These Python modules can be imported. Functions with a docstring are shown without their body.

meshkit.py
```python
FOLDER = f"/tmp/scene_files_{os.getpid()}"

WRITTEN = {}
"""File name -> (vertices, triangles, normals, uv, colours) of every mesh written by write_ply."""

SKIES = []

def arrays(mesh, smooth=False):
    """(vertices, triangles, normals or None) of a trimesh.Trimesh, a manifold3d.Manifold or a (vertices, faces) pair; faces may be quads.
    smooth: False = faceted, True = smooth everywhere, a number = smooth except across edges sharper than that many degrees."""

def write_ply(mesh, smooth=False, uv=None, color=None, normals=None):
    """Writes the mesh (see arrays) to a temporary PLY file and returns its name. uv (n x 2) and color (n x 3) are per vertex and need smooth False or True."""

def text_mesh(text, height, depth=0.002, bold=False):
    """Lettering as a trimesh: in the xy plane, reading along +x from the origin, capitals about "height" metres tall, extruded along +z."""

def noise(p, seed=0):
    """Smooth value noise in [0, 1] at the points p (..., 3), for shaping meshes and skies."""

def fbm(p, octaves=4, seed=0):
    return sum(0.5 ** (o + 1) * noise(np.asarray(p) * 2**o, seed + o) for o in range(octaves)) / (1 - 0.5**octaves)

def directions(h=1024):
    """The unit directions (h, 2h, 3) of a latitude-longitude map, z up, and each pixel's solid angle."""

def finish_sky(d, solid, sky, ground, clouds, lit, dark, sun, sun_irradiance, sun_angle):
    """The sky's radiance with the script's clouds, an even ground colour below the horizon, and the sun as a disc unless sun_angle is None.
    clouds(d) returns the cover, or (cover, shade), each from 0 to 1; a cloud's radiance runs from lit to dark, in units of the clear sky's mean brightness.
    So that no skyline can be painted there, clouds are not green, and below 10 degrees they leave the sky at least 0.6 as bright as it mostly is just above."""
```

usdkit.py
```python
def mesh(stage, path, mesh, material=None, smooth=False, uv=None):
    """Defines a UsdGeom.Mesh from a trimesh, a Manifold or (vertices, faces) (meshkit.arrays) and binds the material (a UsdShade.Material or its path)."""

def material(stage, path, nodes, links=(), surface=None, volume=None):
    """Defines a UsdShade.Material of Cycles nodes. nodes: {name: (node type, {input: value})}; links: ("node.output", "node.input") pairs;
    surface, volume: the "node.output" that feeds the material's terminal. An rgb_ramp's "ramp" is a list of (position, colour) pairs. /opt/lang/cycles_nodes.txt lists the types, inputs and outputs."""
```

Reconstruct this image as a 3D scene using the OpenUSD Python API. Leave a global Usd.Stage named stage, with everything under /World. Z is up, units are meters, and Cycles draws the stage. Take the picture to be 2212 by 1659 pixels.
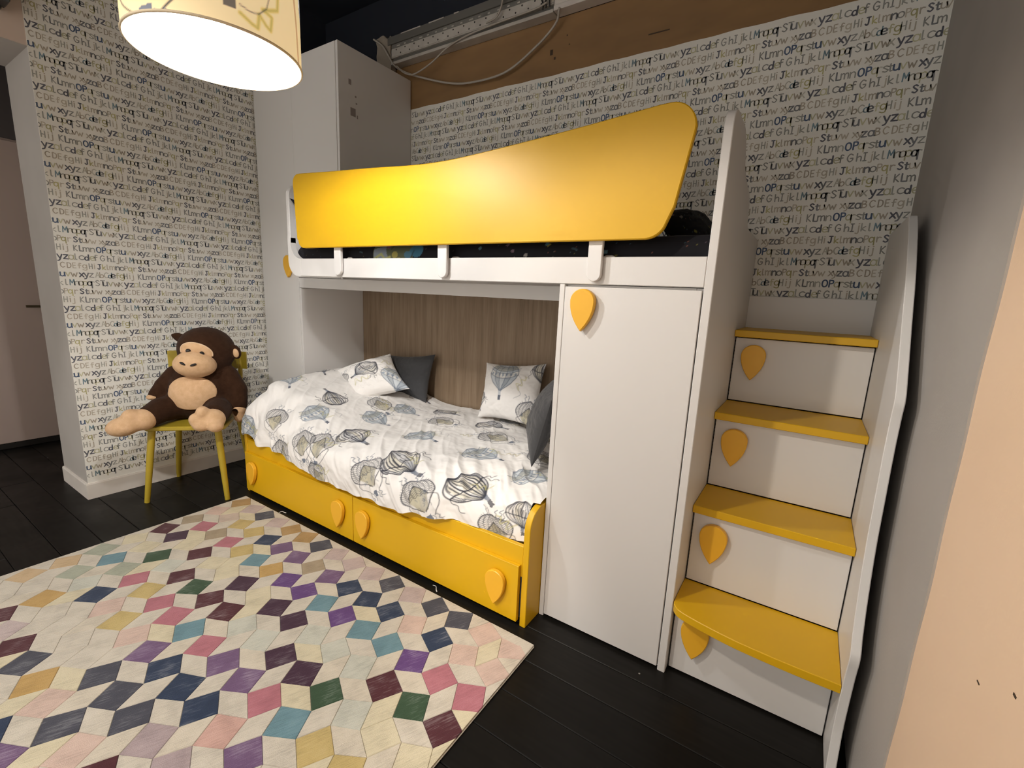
import math, random
import numpy as np, trimesh, manifold3d as m3
import shapely, shapely.affinity
from shapely.geometry import Polygon, LineString, Point, box as sbox
from shapely.ops import unary_union
from pxr import Usd, UsdGeom, UsdLux, UsdShade, Gf, Sdf, Vt
import usdkit, meshkit

stage = Usd.Stage.CreateInMemory()
UsdGeom.SetStageUpAxis(stage, UsdGeom.Tokens.z)
UsdGeom.SetStageMetersPerUnit(stage, 1.0)
UsdGeom.Xform.Define(stage, '/World')
stage.SetDefaultPrim(stage.GetPrimAtPath('/World'))
rng = random.Random(7)
nrng = np.random.default_rng(7)

# ---------------------------------------------------------------- camera
cam = UsdGeom.Camera.Define(stage, '/World/camera')
CX, CY, CZ = (0.83539, 0.54771, 0.04621), (-0.14236, 0.13438, 0.98065), (0.53090, -0.82581, 0.19023)
CAM = (3.31097, -2.39029, 1.25490)
cam.AddTransformOp().Set(Gf.Matrix4d(*CX, 0, *CY, 0, *CZ, 0, *CAM, 1))
cam.CreateHorizontalApertureAttr(36.0)
cam.CreateVerticalApertureAttr(27.0)
cam.CreateFocalLengthAttr(16.0765)
cam.CreateFStopAttr(0.0)
cam.CreateClippingRangeAttr((0.05, 100.0))
cam.CreateExposureAttr(0.42)

# ---------------------------------------------------------------- light
LAMP = (1.780, -1.642, 1.887)          # middle of the pendant's lower rim
LAMP_R = 0.212
LAMP_STRENGTH = 455.0
SHADE_GLOW = 0.50
# out of view: a dim, even ambient dome that lights the whole display room
dome = UsdLux.DomeLight.Define(stage, '/World/shop_ambience')
dome.CreateColorAttr(Gf.Vec3f(1.0, 0.94, 0.86))
dome.CreateIntensityAttr(0.33)


def spot(name, at, to, radius, power, color, cone):
    """A round spotlight out of view, aimed at what it is to brighten."""
    l = UsdLux.SphereLight.Define(stage, '/World/' + name)
    z = np.array(at, float) - np.array(to, float); z /= np.linalg.norm(z)
    x = np.cross((0, 0, 1), z); x /= np.linalg.norm(x); y = np.cross(z, x)
    l.AddTransformOp().Set(Gf.Matrix4d(*map(float, x), 0, *map(float, y), 0, *map(float, z), 0, *map(float, at), 1))
    l.CreateRadiusAttr(radius); l.CreateIntensityAttr(power); l.CreateColorAttr(Gf.Vec3f(*color))
    s = UsdLux.ShapingAPI.Apply(l.GetPrim()); s.CreateShapingConeAngleAttr(cone); s.CreateShapingConeSoftnessAttr(0.4)


# warm spotlight out of view, placed to light the stairs and right wall
spot('unseen_spotlight', (1.75, -3.15, 2.98), (3.25, -0.80, 0.25), 0.06, 720.0, (1.0, 0.88, 0.74), 19)
spot('unseen_spotlight_001', (2.55, -3.60, 3.0), (1.30, -1.70, 0.0), 0.06, 1350.0, (1.0, 0.95, 0.88), 27)  # fill spotlight added to brighten the bed, rug and lower left wall

# ---------------------------------------------------------------- helpers
NAMES = {}
ORIGIN = {}          # where each thing's Xform stands: part() takes room coordinates


def free(parent, name):
    key = (parent, name)
    n = NAMES.get(key, 0); NAMES[key] = n + 1
    return f'{parent}/{name}' + (f'_{n:03d}' if n else '')


def tags(prim, label=None, cat=None, group=None, kind=None):
    for k, v in (('label', label), ('category', cat), ('group', group), ('kind', kind)):
        if v:
            prim.SetCustomDataByKey(k, v)
    return prim


def thing(name, label=None, cat=None, loc=(0, 0, 0), rotz=0.0, group=None, kind=None):
    x = UsdGeom.Xform.Define(stage, free('/World', name))
    x.AddTranslateOp().Set(Gf.Vec3d(*loc))
    if rotz:
        x.AddRotateZOp().Set(float(rotz))
    tags(x.GetPrim(), label, cat, group, kind)
    ORIGIN[str(x.GetPath())] = np.array(loc, float)
    return str(x.GetPath())


def structure(name, label=None):
    return thing(name, label, None, kind='structure')


def part(name, mesh, mat, parent='/World', smooth=False, label=None, kind=None, cat=None, group=None, color=None):
    path = free(parent, name)
    o = ORIGIN.get('/'.join(parent.split('/')[:3]))
    if o is not None and np.any(o):
        mesh = join(mesh) if not isinstance(mesh, trimesh.Trimesh) else mesh.copy()
        mesh.apply_translation(-o)
    m = usdkit.mesh(stage, path, mesh, mat, smooth=smooth)
    if color is not None:
        UsdGeom.PrimvarsAPI(m).CreatePrimvar('Cd', Sdf.ValueTypeNames.Color3fArray, 'vertex').Set(Vt.Vec3fArray.FromNumpy(np.ascontiguousarray(color, np.float32)))
    tags(m.GetPrim(), label, cat, group, kind)
    return path


def copy(first, name, label, cat, loc, rotz=0.0, group=None):
    x = UsdGeom.Xform.Define(stage, free('/World', name))
    p = x.GetPrim()
    p.GetReferences().AddInternalReference(first)
    p.SetInstanceable(True)
    return tags(p, label, cat, group)


def join(*ms):
    out = []
    for m in ms:
        if isinstance(m, (list, tuple)) and len(m) == 2 and isinstance(m[0], np.ndarray):
            m = trimesh.Trimesh(m[0], m[1], process=False)
        if hasattr(m, 'to_mesh'):
            q = m.to_mesh(); m = trimesh.Trimesh(np.array(q.vert_properties[:, :3]), np.array(q.tri_verts), process=False)
        out.append(m)
    return trimesh.util.concatenate(out)


def box(x0, x1, y0, y1, z0, z1, c=0.0015):
    """A box with chamfered edges."""
    x0, x1 = min(x0, x1), max(x0, x1); y0, y1 = min(y0, y1), max(y0, y1); z0, z1 = min(z0, z1), max(z0, z1)
    c = min(c, (x1 - x0) / 2.5, (y1 - y0) / 2.5, (z1 - z0) / 2.5)
    pts = []
    for x, sx in ((x0, 1), (x1, -1)):
        for y, sy in ((y0, 1), (y1, -1)):
            for z, sz in ((z0, 1), (z1, -1)):
                pts += [(x, y + sy * c, z + sz * c), (x + sx * c, y, z + sz * c), (x + sx * c, y + sy * c, z)]
    return trimesh.convex.convex_hull(np.array(pts))


def tri2d(poly):
    v, f = trimesh.creation.triangulate_polygon(poly, engine='earcut')
    return np.asarray(v), np.asarray(f)


def plate(poly, t, c=0.002):
    """A flat board: the outline poly in its own (u, v) plane, thickness t along +w, edges chamfered by c."""
    if c <= 0:
        return trimesh.creation.extrude_polygon(poly, t, engine='earcut')
    inner = poly.buffer(-c, join_style='mitre')
    if inner.geom_type != 'Polygon' or len(inner.exterior.coords) != len(poly.exterior.coords) or len(poly.interiors):
        return trimesh.creation.extrude_polygon(poly, t, engine='earcut')
    o = np.array(shapely.geometry.polygon.orient(poly).exterior.coords)[:-1]
    i = np.array(shapely.geometry.polygon.orient(inner).exterior.coords)[:-1]
    k = np.argmin(((i - o[0]) ** 2).sum(1)); i = np.roll(i, -k, 0)
    n = len(o)
    rings = [np.c_[i, np.zeros(n)], np.c_[o, np.full(n, c)], np.c_[o, np.full(n, t - c)], np.c_[i, np.full(n, t)]]
    V = np.vstack(rings); F = []
    for r in range(3):
        for a in range(n):
            b = (a + 1) % n
            F += [(r * n + a, r * n + b, r * n + n + b), (r * n + a, r * n + n + b, r * n + n + a)]
    v2, f2 = tri2d(Polygon(i))
    # match triangulated verts to ring order
    idx = [int(np.argmin(((i - q) ** 2).sum(1))) for q in v2[:, :2]]
    for a, b, d in f2:
        a, b, d = idx[a], idx[b], idx[d]
        u1, u2 = i[b] - i[a], i[d] - i[a]
        if u1[0] * u2[1] - u1[1] * u2[0] < 0:
            b, d = d, b
        F += [(a, d, b), (3 * n + a, 3 * n + b, 3 * n + d)]
    return trimesh.Trimesh(V, F, process=False)


def place(mesh, U, Vv, Wv, o):
    """Puts a mesh made in (u, v, w) into the room: axes U, V, W and origin o."""
    A = np.eye(4); A[:3, 0], A[:3, 1], A[:3, 2], A[:3, 3] = U, Vv, Wv, o
    m = mesh.copy(); m.apply_transform(A)
    if np.linalg.det(A[:3, :3]) < 0:
        m.invert()
    return m


def plate_xz(poly, y, t, c=0.002):       # outline in (x, z), front face at y, goes back by t
    return place(plate(poly, t, c), (1, 0, 0), (0, 0, 1), (0, 1, 0), (0, y, 0))


def plate_yz(poly, x, t, c=0.002):       # outline in (y, z), from x to x + t
    return place(plate(poly, t, c), (0, 1, 0), (0, 0, 1), (1, 0, 0), (x, 0, 0))


def plate_xy(poly, z, t, c=0.002):       # outline in (x, y), from z up by t
    return place(plate(poly, t, c), (1, 0, 0), (0, 1, 0), (0, 0, 1), (0, 0, z))


def smooth_curve(pts, n=8, closed=False):
    p = np.array(pts, float)
    out = []
    N = len(p)
    for i in range(N if closed else N - 1):
        p1, p2 = p[i], p[(i + 1) % N]
        p0 = p[i - 1] if (closed or i) else 2 * p1 - p2
        p3 = p[(i + 2) % N] if (closed or i + 2 < N) else 2 * p2 - p1
        for t in np.linspace(0, 1, n, endpoint=False):
            out.append(0.5 * ((2 * p1) + (p2 - p0) * t + (2 * p0 - 5 * p1 + 4 * p2 - p3) * t * t + (3 * p1 - p0 - 3 * p2 + p3) * t ** 3))
    if not closed:
        out.append(p[-1])
    return np.array(out)


def tube(pts, r, sides=10, closed=False, caps=True):
    p = np.array(pts, float); n = len(p)
    rr = np.full(n, r) if np.ndim(r) == 0 else np.array(r, float)
    t = np.gradient(p, axis=0)
    if closed:
        t = np.roll(p, -1, 0) - np.roll(p, 1, 0)
    t /= np.linalg.norm(t, axis=1, keepdims=True)
    a = np.cross(t[0], (0, 0, 1)) if abs(t[0][2]) < .9 else np.cross(t[0], (1, 0, 0))
    V = []
    for i in range(n):
        a = a - t[i] * a.dot(t[i]); a /= np.linalg.norm(a); b = np.cross(t[i], a)
        for k in range(sides):
            g = 2 * math.pi * k / sides
            V.append(p[i] + rr[i] * (a * math.cos(g) + b * math.sin(g)))
    F = []
    for i in range(n if closed else n - 1):
        j = (i + 1) % n
        for k in range(sides):
            l = (k + 1) % sides
            F += [(i * sides + k, i * sides + l, j * sides + l), (i * sides + k, j * sides + l, j * sides + k)]
    if caps and not closed:
        V += [p[0], p[-1]]
        for k in range(sides):
            l = (k + 1) % sides
            F += [(len(V) - 2, l, k), (len(V) - 1, (n - 1) * sides + k, (n - 1) * sides + l)]
    return trimesh.Trimesh(np.array(V), F, process=False)


def lathe(profile, n=48):
    """Revolves (r, z) points round the z axis."""
    P = np.array(profile, float); V = []; F = []
    for k in range(n):
        g = 2 * math.pi * k / n
        V += [(r * math.cos(g), r * math.sin(g), z) for r, z in P]
    m = len(P)
    for k in range(n):
        l = (k + 1) % n
        for i in range(m - 1):
            F += [(k * m + i, l * m + i, l * m + i + 1), (k * m + i, l * m + i + 1, k * m + i + 1)]
    return trimesh.Trimesh(np.array(V), F, process=False)


def round_rect(x0, x1, y0, y1, r, n=6):
    """r: one radius or four (x0y0, x1y0, x1y1, x0y1)."""
    r = (r,) * 4 if np.ndim(r) == 0 else r
    pts = []
    for (cx, cy, a0), q in zip(((x0, y0, 180), (x1, y0, 270), (x1, y1, 0), (x0, y1, 90)), r):
        sx, sy = (1 if cx == x0 else -1), (1 if cy == y0 else -1)
        if q <= 0:
            pts.append((cx, cy)); continue
        for k in range(n + 1):
            a = math.radians(a0 + 90 * k / n)
            pts.append((cx + sx * q + q * math.cos(a), cy + sy * q + q * math.sin(a)))
    return Polygon(pts)


# ---------------------------------------------------------------- materials
LOOKS = {}


def pbr(name, color, rough=0.5, metal=0.0, bump=None, vary=None, spec=0.5, sheen=0.0, coat=0.0):
    """bump: (scale, strength); vary: (noise scale, (r, g, b) second colour, mapping scale)."""
    if name in LOOKS:
        return LOOKS[name]
    nodes = {'p': ('principled_bsdf', {'base_color': color, 'roughness': rough, 'metallic': metal, 'specular_ior_level': spec, 'sheen_weight': sheen, 'coat_weight': coat})}
    links = []
    if bump or vary:
        nodes['tc'] = ('texture_coordinate', {})
    if vary:
        sc, c2, mp = vary
        nodes['mp'] = ('mapping', {'scale': mp})
        nodes['nz'] = ('noise_texture', {'scale': sc, 'detail': 4.0})
        nodes['rp'] = ('rgb_ramp', {'ramp': [(0.3, color), (0.72, c2)]})
        links += [('tc.object', 'mp.vector'), ('mp.vector', 'nz.vector'), ('nz.fac', 'rp.fac'), ('rp.color', 'p.base_color')]
    if bump:
        nodes['nb'] = ('noise_texture', {'scale': bump[0], 'detail': 3.0})
        nodes['b'] = ('bump', {'strength': bump[1], 'distance': 0.002})
        links += [('tc.object', 'nb.vector'), ('nb.fac', 'b.height'), ('b.normal', 'p.normal')]
    LOOKS[name] = usdkit.material(stage, '/World/Looks/' + name, nodes, links, surface='p.BSDF')
    return LOOKS[name]


def printed(name, rough=0.85, bump=None, sheen=0.0):
    """Cloth or paper whose print is in the mesh's Cd primvar."""
    nodes = {'a': ('attribute', {'attribute': 'Cd'}), 'p': ('principled_bsdf', {'roughness': rough, 'specular_ior_level': 0.25, 'sheen_weight': sheen})}
    links = [('a.color', 'p.base_color')]
    if bump:
        nodes['tc'] = ('texture_coordinate', {})
        nodes['nb'] = ('noise_texture', {'scale': bump[0], 'detail': 3.0})
        nodes['b'] = ('bump', {'strength': bump[1], 'distance': 0.002})
        links += [('tc.object', 'nb.vector'), ('nb.fac', 'b.height'), ('b.normal', 'p.normal')]
    LOOKS[name] = usdkit.material(stage, '/World/Looks/' + name, nodes, links, surface='p.BSDF')
    return LOOKS[name]


WHITE = pbr('white_laminate', (0.72, 0.705, 0.69), 0.42, bump=(900, 0.06))
WHITE_EDGE = pbr('white_edging', (0.76, 0.745, 0.73), 0.45)
YELLOW = pbr('yellow_lacquer', (0.70, 0.405, 0.004), 0.46, bump=(700, 0.05), spec=0.5)
ORANGE = pbr('amber_lacquer', (0.84, 0.45, 0.028), 0.42)
GAP_SHADE = pbr('gap_shade_paint', (0.05, 0.045, 0.04), 0.9)  # dark colour paints the shade in door and drawer gaps; plinths share it
PAPER = pbr('wallpaper_ground', (0.76, 0.745, 0.695), 0.85, vary=(2.5, (0.80, 0.785, 0.735), (1, 1, 1)), bump=(350, 0.08))
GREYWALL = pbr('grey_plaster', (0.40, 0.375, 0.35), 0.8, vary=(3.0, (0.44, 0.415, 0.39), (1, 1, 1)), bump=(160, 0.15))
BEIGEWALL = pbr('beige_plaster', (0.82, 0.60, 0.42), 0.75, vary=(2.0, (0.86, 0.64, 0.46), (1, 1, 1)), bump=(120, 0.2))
PINKWALL = pbr('dusty_pink_paint', (0.56, 0.45, 0.40), 0.6, bump=(120, 0.1))
BROWNBOARD = pbr('brown_board', (0.29, 0.165, 0.065), 0.7, vary=(3.0, (0.21, 0.12, 0.05), (1, 1, 3)), bump=(60, 0.15))
SKIRT = pbr('white_skirting', (0.70, 0.66, 0.61), 0.5, vary=(6, (0.62, 0.57, 0.53), (1, 1, 1)))
BLACK = pbr('black_paint', (0.02, 0.019, 0.018), 0.4)
NAVY = pbr('navy_ceiling', (0.006, 0.009, 0.018), 0.8)
STEEL = pbr('galvanised_steel', (0.34, 0.33, 0.30), 0.5, 0.6, vary=(9, (0.22, 0.215, 0.20), (1, 1, 1)))
STEEL_LIGHT = pbr('pale_steel', (0.60, 0.57, 0.52), 0.55, 0.2, vary=(12, (0.48, 0.45, 0.41), (1, 1, 1)))
CABLE = pbr('grey_cable', (0.42, 0.38, 0.33), 0.55)
CHAIR = pbr('olive_yellow_paint', (0.41, 0.30, 0.025), 0.4)
CHARCOAL = pbr('charcoal_cotton', (0.045, 0.046, 0.050), 0.9, bump=(500, 0.25), sheen=0.15)
WOOD = usdkit.material(stage, '/World/Looks/grey_brown_veneer', {
    'tc': ('texture_coordinate', {}), 'mp': ('mapping', {'scale': (26, 26, 1.3)}), 'n': ('noise_texture', {'scale': 1.6, 'detail': 8.0, 'roughness': 0.65}),
    'r': ('rgb_ramp', {'ramp': [(0.25, (0.17, 0.115, 0.068)), (0.5, (0.255, 0.18, 0.115)), (0.8, (0.33, 0.25, 0.17))]}),
    'b': ('bump', {'strength': 0.25, 'distance': 0.001}), 'p': ('principled_bsdf', {'roughness': 0.6})},
    [('tc.object', 'mp.vector'), ('mp.vector', 'n.vector'), ('n.fac', 'r.fac'), ('r.color', 'p.base_color'), ('n.fac', 'b.height'), ('b.normal', 'p.normal')], surface='p.BSDF')


def floor_look(name, c, r):
    """Black gloss paint with fine grain, uneven gloss and a few pale dust specks."""
    return usdkit.material(stage, '/World/Looks/' + name, {
        'tc': ('texture_coordinate', {}), 'mp': ('mapping', {'scale': (3, 40, 1)}), 'n': ('noise_texture', {'scale': 2.0, 'detail': 6.0}),
        'r': ('rgb_ramp', {'ramp': [(0.3, c), (0.7, tuple(1.5 * q for q in c))]}),
        'n2': ('noise_texture', {'scale': 4.0, 'detail': 5.0}), 'rr': ('map_range', {'from_min': 0.3, 'from_max': 0.7, 'to_min': r - 0.08, 'to_max': r + 0.14}),
        'v': ('voronoi_texture', {'scale': 9.0}), 'vm': ('math', {'math_type': 'less_than', 'value2': 0.030}), 'w': ('white_noise_texture', {}), 'wm': ('math', {'math_type': 'greater_than', 'value2': 0.62}),
        'mm': ('math', {'math_type': 'multiply'}), 'mx': ('mix', {'color2': (0.30, 0.29, 0.27)}),
        'b': ('bump', {'strength': 0.12, 'distance': 0.001}), 'p': ('principled_bsdf', {'specular_ior_level': 0.12})},
        [('tc.object', 'mp.vector'), ('mp.vector', 'n.vector'), ('n.fac', 'r.fac'), ('tc.object', 'v.vector'), ('v.distance', 'vm.value1'), ('v.position', 'w.vector'), ('w.value', 'wm.value1'),
         ('vm.value', 'mm.value1'), ('wm.value', 'mm.value2'), ('mm.value', 'mx.fac'), ('r.color', 'mx.color1'), ('mx.color', 'p.base_color'), ('tc.object', 'n2.vector'),
         ('n2.fac', 'rr.value'), ('rr.result', 'p.roughness'), ('n.fac', 'b.height'), ('b.normal', 'p.normal')], surface='p.BSDF')


PLANK = [floor_look('black_floor_paint', (0.0060, 0.0055, 0.0050), 0.34), floor_look('black_floor_paint_worn', (0.0085, 0.0078, 0.0070), 0.34)]

# ================================================================ THE SETTING
XR, YW, HDR, CEIL = 3.57, -1.64, 2.315, 3.15      # right wall, end of the left wall, header over the opening, ceiling

# floor: black painted boards running along x
fl = structure('floor')
part('subfloor', box(-1.6, 3.75, -4.6, 0.12, -0.08, -0.022, 0), BLACK, fl)
y, k = -0.002, 0
seams = [-1.460 + 0.1465 * i for i in range(-22, 11)]
for a, b in zip(seams[:-1], seams[1:]):
    if b > 0.13:
        continue
    x = -1.6 - rng.uniform(0, 1.6)
    while x < 3.7:
        w = rng.uniform(1.9, 2.9)
        xa, xb = max(x, -1.6), min(x + w, 3.7)
        if xb - xa > 0.05:
            dz = rng.uniform(-0.0012, 0.0)
            part('plank', box(xa + .0006, xb - .0006, a + .0008, b - .0008, -0.022, dz, 0.0022), PLANK[rng.random() < .35], fl)
        x += w

# left wall: ends at YW in a thick return; a header spans the opening in front of it
wl = structure('wall_left')
part('body', box(-0.43, -0.004, YW, -0.56, 0, CEIL, 0), GREYWALL, wl)
part('corner_body', box(-0.43, -0.004, -0.56, 0.10, 0, CEIL, 0), NAVY, wl)
part('header', box(-0.43, -0.004, -4.4, YW, HDR, CEIL, 0), pbr('header_paint', (0.60, 0.49, 0.42), .75), wl, label='beige header over the opening beside the papered wall')
part('header_soffit', box(-0.43, -0.006, -4.4, YW, HDR - 0.004, HDR, 0), GREYWALL, wl)
part('wallpaper', box(-0.004, -0.001, YW, -0.56, 0.094, CEIL, 0), PAPER, wl, label='pale wallpaper ground of the left wall')

# back wall: brown boarding above, papered below
wb = structure('wall_back')
part('body', box(-0.43, 3.75, 0.004, 0.12, 0, CEIL, 0), NAVY, wb)
part('board', box(-0.1, 3.57, -0.010, 0.004, 2.0, 2.697, 0.002), BROWNBOARD, wb, label='brown board above the wallpaper')
part('upper_board', box(-0.1, 3.57, -0.004, 0.004, 2.697, CEIL, 0.002), NAVY, wb)
for x, z, w, h in ((1.925, 2.528, .016, .026), (1.950, 2.503, .010, .012), (2.02, 2.60, .006, .006), (2.035, 2.555, .006, .005), (2.80, 2.62, .05, .012), (2.46, 2.50, .10, .005)):
    part('mark', box(x, x + w, -0.0112, -0.0095, z, z + h, 0), pbr('dark_mark', (.06, .038, .022), .8), wb)
edge = [(x, 2.428 + 0.0014 * math.sin(9 * x) + 0.0016 * math.sin(31 * x + 1)) for x in np.linspace(0, XR, 90)]
part('wallpaper', plate_xz(Polygon([(0, 0.0), (XR, 0.0)] + edge[::-1]), -0.0125, 0.002, 0), PAPER, wb, label='pale wallpaper ground of the back wall')

# right wall: beige, with a grey painted lining board towards the corner
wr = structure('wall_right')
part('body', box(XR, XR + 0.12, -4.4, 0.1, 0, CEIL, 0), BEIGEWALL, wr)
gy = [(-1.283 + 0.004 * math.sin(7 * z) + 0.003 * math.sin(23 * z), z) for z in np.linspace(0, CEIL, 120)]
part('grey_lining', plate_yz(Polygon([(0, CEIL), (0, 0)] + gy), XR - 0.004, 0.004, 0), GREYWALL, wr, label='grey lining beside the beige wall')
for y, z, w, h in ((-1.681, 0.822, .008, .003), (-1.584, 0.764, .009, .002)):
    part('mark', box(XR - .0008, XR + .001, y, y + w, z, z + h, 0), LOOKS['dark_mark'], wr)
ce = structure('ceiling')
part('slab', box(-1.7, 3.75, -4.6, 0.12, CEIL, CEIL + 0.1, 0), NAVY, ce)

# skirting of the left wall and of its end
bl = structure('baseboard_left')
prof = Polygon([(0, 0), (0.010, 0), (0.010, 0.085), (0.007, 0.094), (0, 0.094)])
part('skirting_board', place(trimesh.creation.extrude_polygon(prof, 1.07, engine='earcut'), (1, 0, 0), (0, 0, 1), (0, 1, 0), (-0.004, YW - 0.010, 0)), SKIRT, bl)
part('skirting_board', place(trimesh.creation.extrude_polygon(prof, 0.426, engine='earcut'), (0, -1, 0), (0, 0, 1), (1, 0, 0), (-0.43, YW, 0)), SKIRT, bl)

# what lies beyond the opening at the left: a pink wall with a door
wf = structure('wall_far_left')
part('body', box(-1.52, -1.42, -4.4, 0.1, 0, CEIL, 0), PINKWALL, wf)
part('lintel', box(-1.42, -1.405, -4.4, 0.1, 2.74, CEIL, 0.002), pbr('pale_pink', (0.66, 0.55, 0.47), .7), wf)
part('return', box(-1.42, -0.43, 0.0, 0.1, 0, CEIL, 0), PINKWALL, wf)
bf = structure('baseboard_far_left')
part('skirting_board', box(-1.42, -1.40, -4.4, 0.0, 0, 0.045, 0.004), BLACK, bf)
d1 = structure('door_1')
part('leaf', box(-1.42, -1.395, -2.28, -1.36, 0.045, 2.12, 0.003), PINKWALL, d1)
part('transom_panel', box(-1.42, -1.40, -2.28, -1.36, 2.135, 2.60, 0.003), pbr('transom_shadow', (0.10, 0.09, 0.09), .5), d1)  # dark colour of this panel stands in for the shadow above the door
h = part('lever_handle', tube(smooth_curve([(-1.395, -1.42, 1.02), (-1.36, -1.425, 1.02), (-1.345, -1.45, 1.02), (-1.345, -1.53, 1.02)], 6), 0.009, 10), pbr('brass_lever', (0.16, 0.13, 0.08), .4, .6), d1, smooth=40)
part('rose', place(lathe([(0, 0), (0.026, 0), (0.026, 0.007), (0.022, 0.010), (0, 0.010)], 20), (0, 1, 0), (0, 0, 1), (1, 0, 0), (-1.395, -1.42, 1.02)), LOOKS['brass_lever'], h, smooth=40)

# ---------------------------------------------------------------- alphabet print of the wallpaper
GL = {}


def glyph(spec):
    """Strokes 'x,y x,y ...' separated by ';'. A leading ~ bends the stroke through its points, o closes it."""
    out = []
    for s in spec.split(';'):
        bend, closed = s[0] in '~o', s[0] == 'o'
        p = [tuple(map(float, q.split(','))) for q in s.lstrip('~o').split()]
        out.append(smooth_curve(p, 4, closed) if bend else np.array(p))
        if closed:
            out[-1] = np.vstack([out[-1], out[-1][:1]])
    return out


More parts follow.
